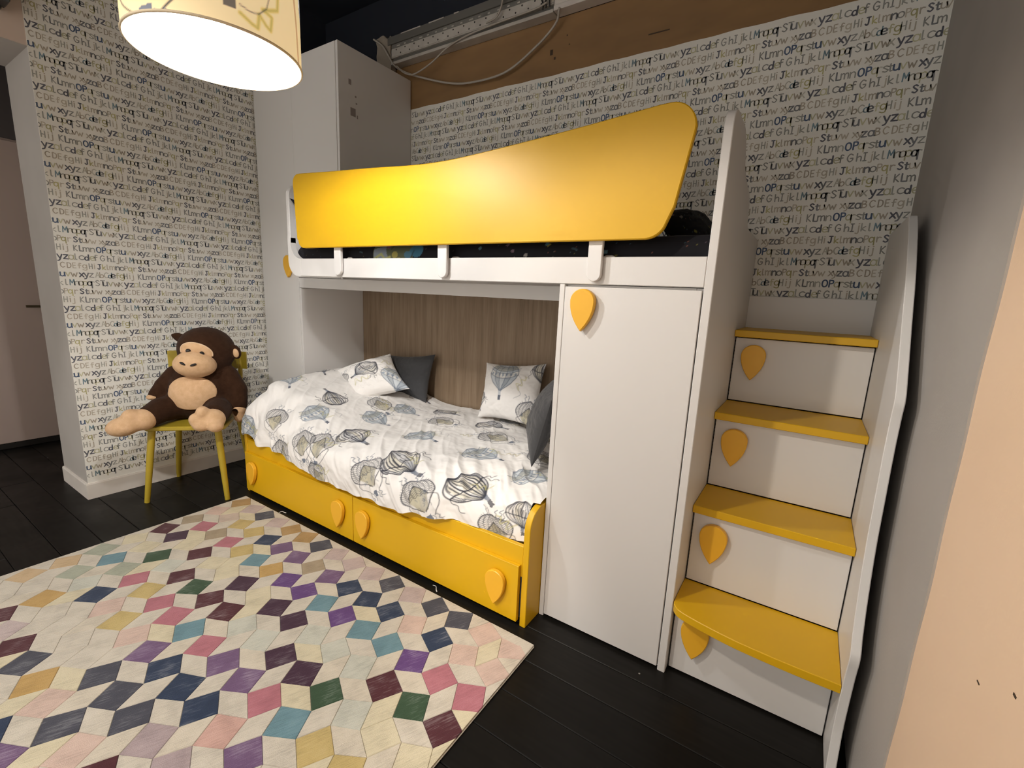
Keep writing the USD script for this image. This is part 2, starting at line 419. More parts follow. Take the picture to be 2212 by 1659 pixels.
SPEC = {
    'a': 'o5,3 4,.2 1.2,.2 .3,3 1.5,5.7 4,5.5;~5,5.8 4.9,1 5.7,0', 'b': '0.4,10 .6,0;~.6,4.5 3.5,6 5.2,3.2 3.6,.2 .7,.6', 'c': '~5,5 3,6 .6,4.6 .4,1.6 2.6,0 5,1',
    'd': '5,10 4.9,0;o4.8,3 3.6,.2 1.2,.3 .3,3 1.6,5.6 3.9,5.4', 'e': '~.6,3 4.7,3.3 3.6,5.8 1.4,5.4 .3,2.8 1.8,.1 4.8,.8', 'f': '~4.4,9.2 3,10 1.9,8.6 1.8,0;.2,5.8 4,6',
    'g': 'o4.8,3.4 3.4,.8 1.2,1 .4,3.6 1.8,5.8 4,5.4;~4.9,6 4.8,-1.6 2.8,-3 .4,-2', 'h': '.5,10 .6,0;~.7,4 2.8,6 4.6,4.8 4.7,0', 'i': '1,6 1,0;.8,8 1.2,8.3',
    'j': '~2.2,6 2.2,-1 1.2,-2.4 0,-2;2,8 2.4,8.3', 'k': '.5,10 .6,0;4.4,6 .8,2.8 4.8,0', 'l': '~.8,10 .8,1.2 1.8,0 2.6,.4', 'm': '.4,6 .5,0;~.6,4.4 2.2,6 3.4,4.4 3.4,0;~3.5,4.4 5.2,6 6.4,4.6 6.5,0',
    'n': '.5,6 .6,0;~.7,4.2 2.8,6 4.6,4.6 4.7,0', 'o': 'o2.8,6 .5,4.4 .6,1.2 2.8,0 5,1.4 5,4.6', 'p': '.6,6 .6,-3.4;~.7,5 3.4,6.2 5.2,3.2 3.4,.2 .7,.8', 'q': 'o4.6,3.2 3.4,.4 1.2,.4 .4,3.2 1.8,5.8 3.9,5.4;4.8,6 4.9,-3.4',
    'r': '.5,6 .6,0;~.7,4 2.2,5.9 4,5.4', 's': '~4.2,5.2 2.4,6 .6,4.7 2.4,3.1 4.3,1.6 2.6,0 .3,.7', 't': '~1.8,9 1.7,1.2 2.6,0 3.8,.6;.2,6.2 3.8,6.4', 'u': '~.5,6 .5,1.4 2.2,0 4.4,1.6 4.6,6;4.6,6 4.8,0', 'v': '.3,6 2.4,0 4.6,6',
    'w': '.3,6 1.8,0 3.2,4.6 4.8,0 6.4,6', 'x': '.4,6 4.6,0;4.5,6 .3,0', 'y': '.4,6 2.6,.8;~4.8,6 2.4,-1.8 .5,-3', 'z': '.5,5.8 4.6,6 .4,.1 4.8,0',
    'A': '.2,0 3,10 5.8,0;1.3,3.6 4.8,3.6', 'B': '.8,0 .8,10;~.8,10 4.8,9 4.2,6 .9,5.2;~.9,5.2 5.4,4.2 4.8,.8 .8,0', 'C': '~6.2,8.4 3.6,10 .9,7.4 .6,3.4 3,0 6.2,1.6', 'D': '.8,0 .8,10;~.8,10 4.8,9 6,5 4.6,1 .8,0',
    'E': '4.8,10 .8,9.8 .8,0 5,.2;.8,5.2 4.2,5.2', 'G': '~6,8.4 3.4,10 .8,7 .7,3 3.2,0 5.9,2 6,4.4;3.6,4.4 6.2,4.4', 'H': '.8,10 .8,0;5.2,10 5.2,0;.8,5 5.2,5', 'I': '2,10 2,0;.4,10 3.6,10;.4,0 3.6,0',
    'J': '~3.6,10 3.6,2 2,0 .4,1.6;1.4,10 5.4,10', 'K': '.8,10 .8,0;5,10 1,4.8 5.4,0', 'L': '.8,10 .8,.2 5,0', 'M': '.5,0 1,10 3.4,3.4 5.8,10 6.3,0', 'O': 'o3.4,10 .8,8 .6,2.6 3.2,0 6,2.4 6,7.6', 'P': '.8,0 .8,10;~.8,10 4.8,9.4 4.9,5.8 .9,4.6',
    'S': '~5.4,8.6 3.2,10 .9,8 3.2,5.2 5.6,2.8 3.2,0 .5,1.4', 'T': '3,10 3,0;.2,10 5.8,10'}
INK = {'k': (0.125, 0.128, 0.150), 'd': (0.185, 0.190, 0.200), 'g': (0.270, 0.272, 0.255), 'G': (0.335, 0.338, 0.305), 'n': (0.090, 0.125, 0.200), 'b': (0.180, 0.265, 0.310),
       't': (0.395, 0.350, 0.285), 'T': (0.450, 0.410, 0.340), 'o': (0.430, 0.405, 0.210), 'O': (0.480, 0.465, 0.310), 'l': (0.470, 0.460, 0.400)}
# letter, position in the 0.534 m repeat, ink, size (height of a capital in mm)
ROWS = [
    'y012k z036k a058O l076G c098g d119k e141O f156g G185g h214g I233g j251T k270G l292G M314b n333G o349T p367O q385d r397G S418g T440g u451d v474O w501t x518l',
    'C018t D044t E064T f085T g106T H131G i146T J167k k187o l203T m223T n246d o266g P286T q303o r326T S349k t368d u385T v399T w421T x455T y470T z485d a507d B526t',
    'u014n v034O w059t x089k y108d z130g A155l b172t C193l d209b e222d f242O g262o H279G i298T j310T K345g L367d m388g n414G O440n P463n q482O r497l s515G t530g']
SIZES = [29, 26, 28]
BOLD = [4.1, 3.9, 4.0]


def print_alphabet(name, U, o, extent, zlo, zhi, z0, u0, parent, skip=None):
    """Rows of letters on a wall: U is the reading direction, o the wall's point at (u = 0, z = 0)."""
    V, F, C, n = [], [], [], 0
    first = math.floor((z0 - zhi) / 0.04465)
    last = math.ceil((z0 - zlo) / 0.04465)
    W = np.cross(U, (0, 0, 1))
    for row in range(first, last + 1):
        z = z0 - row * 0.04465
        kind = row % 3
        shift = u0 + (0.267 if row % 6 >= 3 else 0.0)
        letters = [(t[0], int(t[1:4]) / 1000, t[4]) for t in ROWS[kind].split()]
        for rep in range(-8, 9):
            for ch, at, ink in letters:
                u = shift + rep * 0.534 + at
                if u < extent[0] - 0.005 or u > extent[1] - 0.004 or z + 0.024 > zhi or z < zlo:
                    continue
                if skip and skip(u, z):
                    continue
                s = SIZES[kind] / 10000 * (1.0 if ch.isupper() or ch in 'bdhklft' else 1.22)
                key = (ch, kind)
                if key not in GL:
                    wd = BOLD[kind] / 2000 / s * (1.25 if ink in 'kdn' else 1.0)
                    g = unary_union([LineString(q).buffer(wd, quad_segs=2) for q in glyph(SPEC[ch])]).simplify(0.09)
                    vs, fs, m = [], [], 0
                    for piece in getattr(g, 'geoms', [g]):
                        v, f = tri2d(piece)
                        vs.append(v); fs.append(f + m); m += len(v)
                    GL[key] = (np.vstack(vs), np.vstack(fs))
                v, f = GL[key]
                w = v[:, 0].min(), v[:, 0].max()
                jig = nrng.uniform(-0.0006, 0.0006, 2)
                uu = u + (v[:, 0] - (w[0] + w[1]) / 2) * s * (1.08 if ch.isupper() else 1.16) + jig[0]
                keep = np.clip(uu, extent[0] + 0.0005, extent[1] - 0.0005)
                zz = z + v[:, 1] * s + jig[1]
                V.append(np.array(o) + np.outer(keep, U) + np.outer(zz, (0, 0, 1)) + 0.0004 * W)
                F.append(f + n); n += len(v)
                c = np.array(INK[ink]) * nrng.uniform(0.85, 1.15)
                C.append(np.tile(c, (len(v), 1)))
    part(name, (np.vstack(V), np.vstack(F)), LOOKS.get('alphabet_ink') or printed('alphabet_ink', 0.85), parent, color=np.vstack(C), label='grey, navy and olive alphabet printed on the wallpaper')


# left wall reads along +y, back wall along +x
print_alphabet('alphabet_print', np.array((0, 1.0, 0)), (-0.001, YW, 0), (0.0, 1.08), 0.10, 2.95, 1.067, 0.0, wl)
print_alphabet('alphabet_print', np.array((1.0, 0, 0)), (0, -0.0125, 0), (0.89, XR), 1.30, 2.44, 2.378, 0.486, wb)

# ================================================================ FURNITURE
YF = -0.932          # front of the bunk, cupboard and stairs
def shield(w=0.088, h=0.142, n=10):
    """Outline of a handle: round head, pointed foot; middle at the origin, point down."""
    top = [(w / 2 * math.sin(a), h / 2 - w * 0.47 + w * 0.47 * math.cos(a)) for a in np.linspace(-math.pi / 2, math.pi / 2, 2 * n)]
    zc = h / 2 - w * 0.47
    right = [(w / 2 * (1 - t ** 2.1) + 0.0 * t, zc - t * (h / 2 + zc)) for t in np.linspace(0, 1, n)[1:-1]]
    return Polygon(top + right + [(0.0, -h / 2)] + [(-x, z) for x, z in right[::-1]])


HANDLE = plate(shield(), 0.020, 0.0025)


def handle(x, y, z, parent, label=None):
    """A shield handle with its back at y, facing the room."""
    m = place(HANDLE, (1, 0, 0), (0, 0, 1), (0, 1, 0), (x, y - 0.024, z))
    peg = box(x - 0.012, x + 0.012, y - 0.006, y + 0.001, z - 0.012, z + 0.012, 0)
    return part('handle', join(m, peg), ORANGE, parent, smooth=35, label=label)


# ---- wardrobe in the corner: tall at the left, its upper cupboard bridging over the bed
YWF = -0.575
wd = thing('wardrobe', 'tall white wardrobe filling the corner behind the bunk bed', 'wardrobe', (0.44, -0.29, 0))
part('side_panel', box(0.006, 0.026, YWF + .018, -0.016, 0.0, 2.60), WHITE, wd)
part('side_panel', box(0.436, 0.454, YWF, -0.016, 0.0, 1.238), WHITE, wd)
part('side_panel', box(0.868, 0.888, YWF, -0.016, 1.305, 2.60), WHITE, wd, label='bare right side of the upper wardrobe')
part('top_panel', box(0.006, 0.868, YWF + .018, -0.016, 2.582, 2.60), WHITE, wd)
part('back_panel', box(0.026, 0.868, -0.024, -0.016, 1.305, 2.582), WHITE, wd)
part('shelf', box(0.026, 0.868, YWF + .02, -0.024, 1.305, 1.325), WHITE, wd)
dr = part('door', box(0.010, 0.4346, YWF - .002, YWF + .016, 0.03, 2.598, .0006), WHITE, wd, label='narrow full-height door')
handle(0.345, YWF - .002, 1.375, dr)
part('door', box(0.4352, 0.866, YWF - .002, YWF + .016, 1.307, 2.598, .0006), WHITE, wd, label='upper door above the bed')
part('bridge_rail', box(0.436, 2.549, YWF, YWF + 0.02, 1.240, 1.303), WHITE, wd, label='cross rail over the lower bed')
STK = pbr('grey_sticker', (0.30, 0.26, 0.24), 0.7)
for y0, z0, h, w in ((-0.505, 2.402, 0.028, 0.018), (-0.495, 2.240, 0.044, 0.036), (-0.462, 2.345, .010, .010), (-0.457, 2.310, .008, .010), (-0.450, 2.235, 0.018, 0.007)):
    part('sticker', box(0.888, 0.8886, y0, y0 + w, z0, z0 + h, 0), STK, wd, label='small grey label stuck on the wardrobe side')

# ---- bunk bed: upper bed with its guard board
bk = thing('bunk_bed', 'white upper bunk bed with a broad yellow guard board', 'bunk bed', (2.0, -0.47, 1.3))
part('front_rail', plate_xz(round_rect(1.020, 3.0275, 1.303, 1.392, (0, 0, 0, 0)), YF, 0.026), WHITE, bk, label='long white front rail')
hb = Polygon(list(round_rect(YF, -0.03, 1.36, 1.772, (0.0, 0.0, 0.0, 0.060), 8).exterior.coords)[:-1])
part('headboard', plate_yz(hb, 0.913, 0.026), WHITE, bk, smooth=35, label='rounded white panel at the head end')
cor = Polygon([(0.913, 1.44), (0.913, 1.385)] + [(0.995 - 0.082 * math.cos(a), 1.385 - 0.082 * math.sin(a)) for a in np.linspace(0.15, math.pi / 2, 10)] + [(1.022, 1.303), (1.022, 1.392)]
              + [(1.022 - 0.083 * math.sin(a), 1.475 - 0.083 * math.cos(a)) for a in np.linspace(0.1, math.pi / 2, 9)] + [(0.939, 1.50), (0.913, 1.50)])
part('rail_corner', plate_xz(cor, YF - 0.0005, 0.03), WHITE, bk, smooth=35, label='rounded corner where the rail turns up into the headboard')
part('bed_base', box(0.939, 3.0275, -0.906, -0.03, 1.312, 1.33), WHITE, bk)
part('rear_rail', box(0.939, 3.0275, -0.03, -0.016, 1.303, 1.45), WHITE, bk)
gtop = smooth_curve([(1.10, 1.793), (1.35, 1.779), (1.62, 1.766), (1.85, 1.752), (1.99, 1.7485), (2.13, 1.752), (2.38, 1.768), (2.62, 1.787), (2.855, 1.8095)], 6)
gp = [(1.062, 1.482)] + [(1.115 - 0.045 * math.sin(a) * 1.0, 1.4395 + 0.04 * (1 - math.cos(a))) for a in np.linspace(math.pi / 2, 0, 8)]
gp += [(2.845, 1.4395)] + [(2.845 + 0.065 * math.sin(a), 1.4395 + 0.055 * (1 - math.cos(a))) for a in np.linspace(0.15, 1.35, 8)]
gp += [(2.928, 1.53), (2.963, 1.725)] + [(2.89 + 0.075 * math.cos(a), 1.735 + 0.076 * math.sin(a)) for a in np.linspace(0.1, math.pi / 2 + 0.05, 9)]
gp += [tuple(p) for p in gtop[::-1]] + [(1.072, 1.792), (1.055, 1.783), (1.045, 1.768), (1.043, 1.75)]
part('guard_board', plate_xz(Polygon(gp), -0.972, 0.020, 0.003), YELLOW, bk, smooth=30, label='broad yellow guard board, rising to the right')
for x in (1.352, 2.021, 2.684):
    b = plate_xz(round_rect(x - .0245, x + .0245, 1.312, 1.56, (.0244, .0244, 0, 0), 8), -0.952, 0.016)
    b = part('bracket', b, WHITE_EDGE, bk, smooth=35, label='white batten that carries the guard board')
    part('inner_batten', plate_xz(round_rect(x + .005, x + .053, 1.33, 1.400, (0, 0, .015, .015), 5), -0.903, 0.014), WHITE_EDGE, b)
part('niche_panel', box(0.456, 2.549, -0.078, -0.062, 0.30, 1.302), WOOD, bk, label='grey-brown wood grain panel behind the lower bed')

# ---- cupboard beside the bed
cb = thing('cupboard', 'tall white cupboard with one amber handle between the lower bed and the stairs', 'cupboard', (2.79, -0.47, 0))
part('side_panel', box(2.553, 2.5725, YF, -0.016, 0.0, 1.3015), WHITE, cb)
part('side_panel', box(3.005, 3.0265, YF + .02, -0.016, 0.0, 1.3015), WHITE, cb)
part('top_panel', box(2.5725, 3.005, YF + .02, -0.016, 1.283, 1.3015), WHITE, cb)
part('gap_shade', box(2.575, 3.024, YF + .019, YF + .03, 0.004, 1.283, 0), GAP_SHADE, cb, label='dark sheet standing in for the shade in the gap round the door')
dr = part('door', box(2.5745, 3.0245, YF - .001, YF + .018, 0.012, 1.294), WHITE, cb, label='full-height white door')
handle(2.652, YF - .001, 1.216, dr)
part('plinth', box(2.575, 3.024, YF + .03, YF + .046, 0.0, 0.03), GAP_SHADE, cb)

# ---- storage stairs
st = thing('storage_stairs', 'white storage stairs with yellow treads against the right wall', 'stairs', (3.28, -0.5, 0))
post = [(-0.932, 0.0), (-0.932, 1.735)] + [(-0.875 - 0.057 * math.cos(a), 1.735 + 0.060 * math.sin(a)) for a in np.linspace(0.15, math.pi / 2, 8)]
post += [(-0.76, 1.795)] + [(-0.76 + 0.10 * math.sin(a), 1.695 + 0.10 * math.cos(a)) for a in np.linspace(0.2, 1.1, 7)]
post += [tuple(p) for p in smooth_curve([(-0.64, 1.70), (-0.56, 1.672), (-0.47, 1.655), (-0.43, 1.625), (-0.42, 1.58), (-0.395, 1.552), (-0.34, 1.545)], 4)]
post += [(-0.016, 1.545), (-0.016, 0.0)]
part('side_panel', plate_yz(Polygon(post), 3.028, 0.0255, 0.002), WHITE, st, smooth=30, label='tall left side, rounded at the top')
fr = smooth_curve([(-1.040, 0.0), (-1.022, 0.08), (-1.012, 0.165), (-1.023, 0.31), (-1.035, 0.385), (-1.005, 0.43), (-0.965, 0.522), (-0.928, 0.65), (-0.914, 0.76), (-0.897, 0.90), (-0.896, 0.99), (-0.900, 1.04), (-0.868, 1.09), (-0.76, 1.23), (-0.665, 1.358), (-0.54, 1.492), (-0.478, 1.548)], 4)
strg = [tuple(p) for p in fr] + [(-0.470, 1.554), (-0.455, 1.556), (-0.016, 1.556), (-0.016, 0.0)]
part('side_panel', plate_yz(Polygon(strg), 3.5125, 0.0225, 0.002), WHITE, st, smooth=30, label='wavy-edged right side by the wall')
part('rear_panel', box(3.0535, 3.5125, -0.034, -0.018, 0.0, 1.302), WHITE, st, label='white panel above the top step')
X0, X1 = 3.0545, 3.5115
# (riser front y, tread top z, tread front y)
STEP = [(-0.900, 0.279, -1.0), (-0.775, 0.573, -0.797), (-0.566, 0.867, -0.597), (-0.322, 1.161, -0.355)]
zb = 0.004
for k, (yr, zt, yf) in enumerate(STEP):
    dr = part('drawer', box(X0 + .004, X1 - .003, yr, yr + 0.018, zb + .004, zt - 0.032), WHITE, st, label='white drawer front under the %s step' % ('lowest', 'second', 'third', 'top')[k])
    handle(3.1305, yr, (zb + zt) / 2 + (0.02 if k else 0.016), dr)
    part('gap_shade', box(X0, X1, yr + .018, yr + .028, zb, zt - .027, 0), GAP_SHADE, st, label='dark sheet standing in for the shade in the gap round the drawer')
    rear = STEP[k + 1][0] + 0.004 if k < 3 else -0.034
    if k == 0:
        fc = smooth_curve([(X0 - .0, -0.905), (3.056, -0.930), (3.062, -0.950), (3.085, -0.972), (3.147, -0.990), (3.231, -1.006), (3.294, -1.012), (3.38, -1.016), (3.45, -1.0165), (X1, -1.0155)], 5)
        pl = Polygon([tuple(p) for p in fc] + [(X1, rear), (X0, rear)])
        part('tread', plate_xy(pl, zt - 0.027, 0.027, 0.002), YELLOW, st, smooth=30, label='lowest yellow tread with a curved front')
    else:
        part('tread', box(X0, X1, yf, rear, zt - 0.027, zt, 0.002), YELLOW, st, label='%s yellow tread' % ('second', 'third', 'top')[k - 1])
    zb = zt

# ---- lower bed with drawers
lb = thing('drawer_bed', 'low yellow bed with two drawers in front, pulled out under the bunk', 'bed', (1.55, -0.55, 0))
ep = [(-0.14, 0.0), (-1.036, 0.0), (-1.036, 0.400)] + [(-0.956 - 0.080 * math.cos(a), 0.400 + 0.080 * math.sin(a)) for a in np.linspace(0.1, math.pi / 2, 9)] + [(-0.14, 0.482)]
part('end_panel', plate_yz(Polygon(ep), 2.525, 0.026, 0.002), YELLOW, lb, smooth=30, label='rounded yellow end panel by the cupboard')
part('end_panel', plate_yz(Polygon(ep), 0.535, 0.026, 0.002), YELLOW, lb, smooth=30, label='rounded yellow end panel by the chair')
part('front_rail', box(0.561, 2.525, -1.033, -1.013, 0.205, 0.331, 0.002), YELLOW, lb, label='long yellow rail above the drawers')
part('bed_base', box(0.561, 2.525, -1.012, -0.14, 0.27, 0.29), YELLOW, lb)
part('gap_shade', box(0.563, 2.524, -1.030, -1.022, 0.03, 0.205, 0), GAP_SHADE, lb, label='dark sheet standing in for the shade in the gap round the drawers')
for (xa, xb, hx, lab) in ((0.5605, 1.5565, (0.652, 1.461), 'left yellow drawer'), (1.5610, 2.5185, (1.646, 2.425), 'right yellow drawer')):
    dr = part('drawer', box(xa, xb, -1.052, -1.0338, 0.022, 0.257, 0.001), YELLOW, lb, label=lab)
    for x in hx:
        handle(x, -1.052, 0.143, dr)
part('plinth', box(0.60, 2.50, -0.95, -0.93, 0.0, 0.27), GAP_SHADE, lb)

# ---- pendant lamp
pd = thing('pendant_lamp', 'lit drum-shaped pendant lampshade with balloon print hanging at the upper left', 'lamp', LAMP)
SH = 0.30
lx, ly, lz = LAMP
b = trimesh.creation.icosphere(2, 0.036); b.apply_transform(np.diag((1, 1, 1.15, 1))); b.apply_translation((lx, ly, lz + 0.052))
part('bulb', b, usdkit.material(stage, '/World/Looks/lamp_bulb', {'e': ('emission', {'color': (1.0, 0.985, 0.965), 'strength': LAMP_STRENGTH})}, [], surface='e.emission'), pd, smooth=True, label='lit bulb')
part('shade_lining', lathe([(LAMP_R + .0015, 0.0), (LAMP_R + .0015, 0.30)], 96).apply_translation((lx, ly, lz)), pbr('shade_lining_white', (.85, .83, .79), .8), pd, smooth=True, label='white inside of the shade')


# ================================================================ PRINTED CLOTH
class Sheet:
    """A grid of points (s, d) in metres of cloth that gathers a printed colour per point."""

    def __init__(self, s0, s1, d0, d1, h, base):
        self.s0, self.d0, self.h = s0, d0, h
        self.ns, self.nd = int(round((s1 - s0) / h)) + 1, int(round((d1 - d0) / h)) + 1
        self.s = s0 + h * np.arange(self.ns); self.d = d0 + h * np.arange(self.nd)
        self.c = np.tile(np.array(base, float), (self.ns, self.nd, 1))

    def window(self, lo, hi):
        a = max(int((lo[0] - self.s0) / self.h), 0), max(int((lo[1] - self.d0) / self.h), 0)
        b = min(int((hi[0] - self.s0) / self.h) + 2, self.ns), min(int((hi[1] - self.d0) / self.h) + 2, self.nd)
        if a[0] >= b[0] or a[1] >= b[1]:
            return None
        return slice(a[0], b[0]), slice(a[1], b[1])

    def blend(self, w, cov, col):
        self.c[w] = self.c[w] * (1 - cov[..., None]) + np.array(col) * cov[..., None]

    def stroke(self, pts, width, col, a=1.0):
        p = np.array(pts, float); r = width / 2 + self.h
        w = self.window(p.min(0) - r, p.max(0) + r)
        if w is None:
            return
        S, D = np.meshgrid(self.s[w[0]], self.d[w[1]], indexing='ij')
        best = np.full(S.shape, 9.0)
        for q0, q1 in zip(p[:-1], p[1:]):
            e = q1 - q0; L = e.dot(e) + 1e-12
            t = np.clip(((S - q0[0]) * e[0] + (D - q0[1]) * e[1]) / L, 0, 1)
            best = np.minimum(best, np.hypot(S - q0[0] - t * e[0], D - q0[1] - t * e[1]))
        self.blend(w, np.clip((width / 2 - best) / self.h + 0.5, 0, 1) * a, col)

    def fill(self, pts, col, a=1.0):
        p = np.array(pts, float)
        w = self.window(p.min(0), p.max(0))
        if w is None:
            return
        S, D = np.meshgrid(self.s[w[0]], self.d[w[1]], indexing='ij')
        self.blend(w, shapely.contains_xy(Polygon(p).buffer(0), S, D) * float(a), col)

    def mesh(self, P, flip=False):
        """P: (ns, nd, 3) points."""
        n, m = self.ns, self.nd
        i = (np.arange(n - 1)[:, None] * m + np.arange(m - 1)[None]).ravel()
        q = np.c_[i, i + m, i + m + 1, i + 1]
        f = np.vstack([q[:, [0, 1, 2]], q[:, [0, 2, 3]]])
        return P.reshape(-1, 3), (f[:, ::-1] if flip else f), self.c.reshape(-1, 3)


INKB, SLATE, BLUE, PALE, OLIVE, STONE = (0.035, 0.038, 0.055), (0.10, 0.13, 0.19), (0.20, 0.27, 0.37), (0.46, 0.52, 0.57), (0.33, 0.28, 0.09), (0.42, 0.41, 0.39)
LIME = (0.52, 0.50, 0.20)
PRINT = random.Random(21)


def balloon(sh, kind, at, ang, size, flip=1, ink=1.0):
    """Prints a drawn hot-air balloon: its middle at `at` (s, d), its top towards the angle ang (degrees), size = width in metres."""
    ca, sa = math.cos(math.radians(ang)), math.sin(math.radians(ang))
    R = PRINT

    def T(p):
        p = np.atleast_2d(np.array(p, float)) * (flip, 1.0)
        # local +y is the balloon's top
        return np.c_[at[0] + size * (p[:, 1] * ca + p[:, 0] * sa), at[1] + size * (p[:, 1] * sa - p[:, 0] * ca)]

    def st(p, w=0.0025, c=INKB, a=0.9):
        sh.stroke(T(p), w * 1.2 * max(0.75, size / 0.16), c, min(1.0, a * 1.08) * ink)

    def fl(p, c, a=0.6):
        sh.fill(T(p), c, a * ink)

    def gore(k, y0=0.56, y1=-0.44, wide=0.5, mid=0.10):
        return smooth_curve([(0.02 * k, y0), (wide * k * 0.78, mid + 0.25), (wide * k, mid), (wide * k * 0.72, mid - 0.27), (0.03 * k, y1)], 5)
    egg = np.vstack([gore(1), gore(-1)[::-1]])
    neck = [(-0.06, -0.44), (0.06, -0.44), (0.045, -0.60), (-0.045, -0.60)]
    skirt = smooth_curve([(-0.34, -0.13), (-0.2, -0.30), (-0.07, -0.50)], 4)
    if kind == 'S':
        fl(np.vstack([skirt, [(0.07, -0.50)], (skirt * (-1, 1))[::-1]]), BLUE, 0.30)
        ks = np.linspace(-1, 1, 9)
        for a, b in zip(ks[:-1], ks[1:]):
            fl(np.vstack([gore(a), gore(b)[::-1]]), *R.choice([(OLIVE, .35), (SLATE, .35), (STONE, .35), (STONE, .12), (OLIVE, .22)]))
        for k in np.linspace(-1, 1, 11):
            st(gore(k), 0.0040 if abs(k) > .9 else R.choice([0.0030, 0.0050, 0.0022]), INKB)
        for k in np.linspace(-.9, .9, 12):
            g = gore(k, 0.5, -0.42); a = R.randint(2, 10)
            st(g[a:a + 6], 0.0042, INKB, 0.75)
        st(smooth_curve([(-0.50, 0.12), (-0.25, 0.0), (0, -0.03), (0.25, 0.0), (0.50, 0.12)], 5), 0.0042)
        fl(neck, SLATE, .8)
        fl([(-0.055, -0.60), (0.055, -0.60), (0.05, -0.73), (-0.05, -0.73)], INKB, .85)
        for q in (-1, 1):
            st(smooth_curve([(0.50 * q, 0.12), (0.57 * q, 0.02), (0.52 * q, -0.10), (0.62 * q, -0.18), (0.58 * q, -0.30)], 5), 0.0024)
        st(smooth_curve([(0.50, 0.10), (0.66, 0.08), (0.62, -0.02), (0.74, -0.06)], 5), 0.0024)
    elif kind == 'N':
        fl(egg, STONE, .25)
        fl([(-0.12, -0.42), (0.12, -0.42), (0.30, -0.05), (0.0, 0.33), (-0.30, -0.05)], OLIVE, .55)
        fl([(-0.10, -0.40), (0.14, -0.40), (0.34, 0.0), (0.16, 0.12)], STONE, .45)
        for k in np.linspace(-1, 1, 9):
            g = gore(k)
            st(g[:13], 0.0019, INKB, .8)
        for y in np.linspace(0.44, -0.02, 9):
            hw = 0.5 * math.sqrt(max(0.02, 1 - ((y - 0.08) / 0.49) ** 2))
            xs = np.linspace(-hw, hw, 13)
            st(np.c_[xs, y + 0.028 * np.cos(np.arange(13) * math.pi)], 0.0020, INKB, .8)
        st(gore(1), 0.0034); st(gore(-1), 0.0034)
        st([(-0.32, -0.06), (0.0, 0.34), (0.32, -0.06)], 0.0034)
        st(smooth_curve([(0.30, -0.05), (0.5, -0.15), (0.42, -0.40), (0.16, -0.62)], 6), 0.0026)
        st(smooth_curve([(-0.30, -0.05), (-0.46, -0.2), (-0.36, -0.44), (-0.12, -0.62)], 6), 0.0022)
        for _ in range(16):
            x, y = R.uniform(-.28, .28), R.uniform(-.36, .1)
            st(smooth_curve([(x, y), (x + .03, y - .03), (x + R.uniform(-.04, .06), y - .07)], 4), 0.0018, SLATE, .7)
        fl([(-0.08, -0.56), (0.08, -0.54), (0.06, -0.70), (-0.06, -0.70)], SLATE, .9)
        for q in (-0.18, -0.08, 0.1, 0.2):
            st(smooth_curve([(q, 0.50), (q * 1.4, 0.60), (q * 1.1, 0.66), (q * 1.7, 0.72)], 5), 0.0026, SLATE)
            st(smooth_curve([(q, -0.60), (q * 1.3, -0.68), (q * .9, -0.74), (q * 1.4, -0.80)], 5), 0.0022, SLATE)
    else:
        fl(egg, PALE, .75)
        fl(np.vstack([gore(0.2), gore(1.0)[::-1]]), BLUE, .25)
        band = lambda y: smooth_curve([(-0.52, y + 0.10), (-0.25, y - 0.02), (0, y - 0.05), (0.25, y - 0.02), (0.52, y + 0.10)], 5)
        fl(np.vstack([band(0.14), band(-0.02)[::-1]]), (0.74, 0.73, 0.70), .85)
        fl(np.vstack([band(0.40) * (0.8, 1), band(0.20)[::-1] * (0.9, 1)]), OLIVE, .30)
        for k in range(-3, 4):
            c = (k * 0.14, 0.035 + abs(k) * 0.018)
            fl([(c[0] + .042 * math.cos(t), c[1] + .05 * math.sin(t)) for t in np.linspace(0, 6.2, 9)], BLUE, .75)
        for y in (0.14, -0.02, 0.22, 0.40):
            st(band(y) * ((0.80, 1) if y > .3 else (1, 1)), 0.0024, SLATE, .85)
        for k in np.linspace(-.85, .85, 22):
            x = 0.40 * k
            st([(x, 0.38 - 0.05 * (1 - abs(k))), (x * 1.08, 0.24)], 0.0017, SLATE, .7)
        for k in (-1, -.62, -.25, .25, .62, 1):
            st(gore(k), 0.0028 if abs(k) == 1 else 0.0020, SLATE, .9)
        fl(np.vstack([gore(-.62)[10:], gore(-.25)[10:][::-1]]), SLATE, .30)
        fl(np.vstack([gore(.62)[10:], gore(.25)[10:][::-1]]), SLATE, .30)
        fl(neck, BLUE, .5)
        fl([(-0.055, -0.58), (0.055, -0.58), (0.05, -0.72), (-0.05, -0.72)], (0.05, 0.065, 0.11), .9)
        st(smooth_curve([(0.5, 0.1), (0.68, -0.1), (0.55, -0.28), (0.7, -0.45), (0.5, -0.6)], 6), 0.0016, SLATE, .6)


def ribbon(sh, at, ang, size, c=LIME):
    ca, sa = math.cos(math.radians(ang)), math.sin(math.radians(ang))
    for k in (0, 1):
        p = smooth_curve([(0, 0), (0.25, 0.3 + .1 * k), (0.4, 0.02), (0.62, 0.32), (0.78, 0.05), (1.0, 0.28 - .2 * k)], 5) * size + (0, k * 0.006)
        q = np.c_[at[0] + p[:, 0] * ca - p[:, 1] * sa, at[1] + p[:, 0] * sa + p[:, 1] * ca]
        sh.stroke(q, 0.0045 if k else 0.003, c if k else OLIVE, 0.6)


CLOTH = printed('printed_cotton', 0.9, bump=(420, 0.12), sheen=0.1)
BASE = (0.83, 0.81, 0.79)

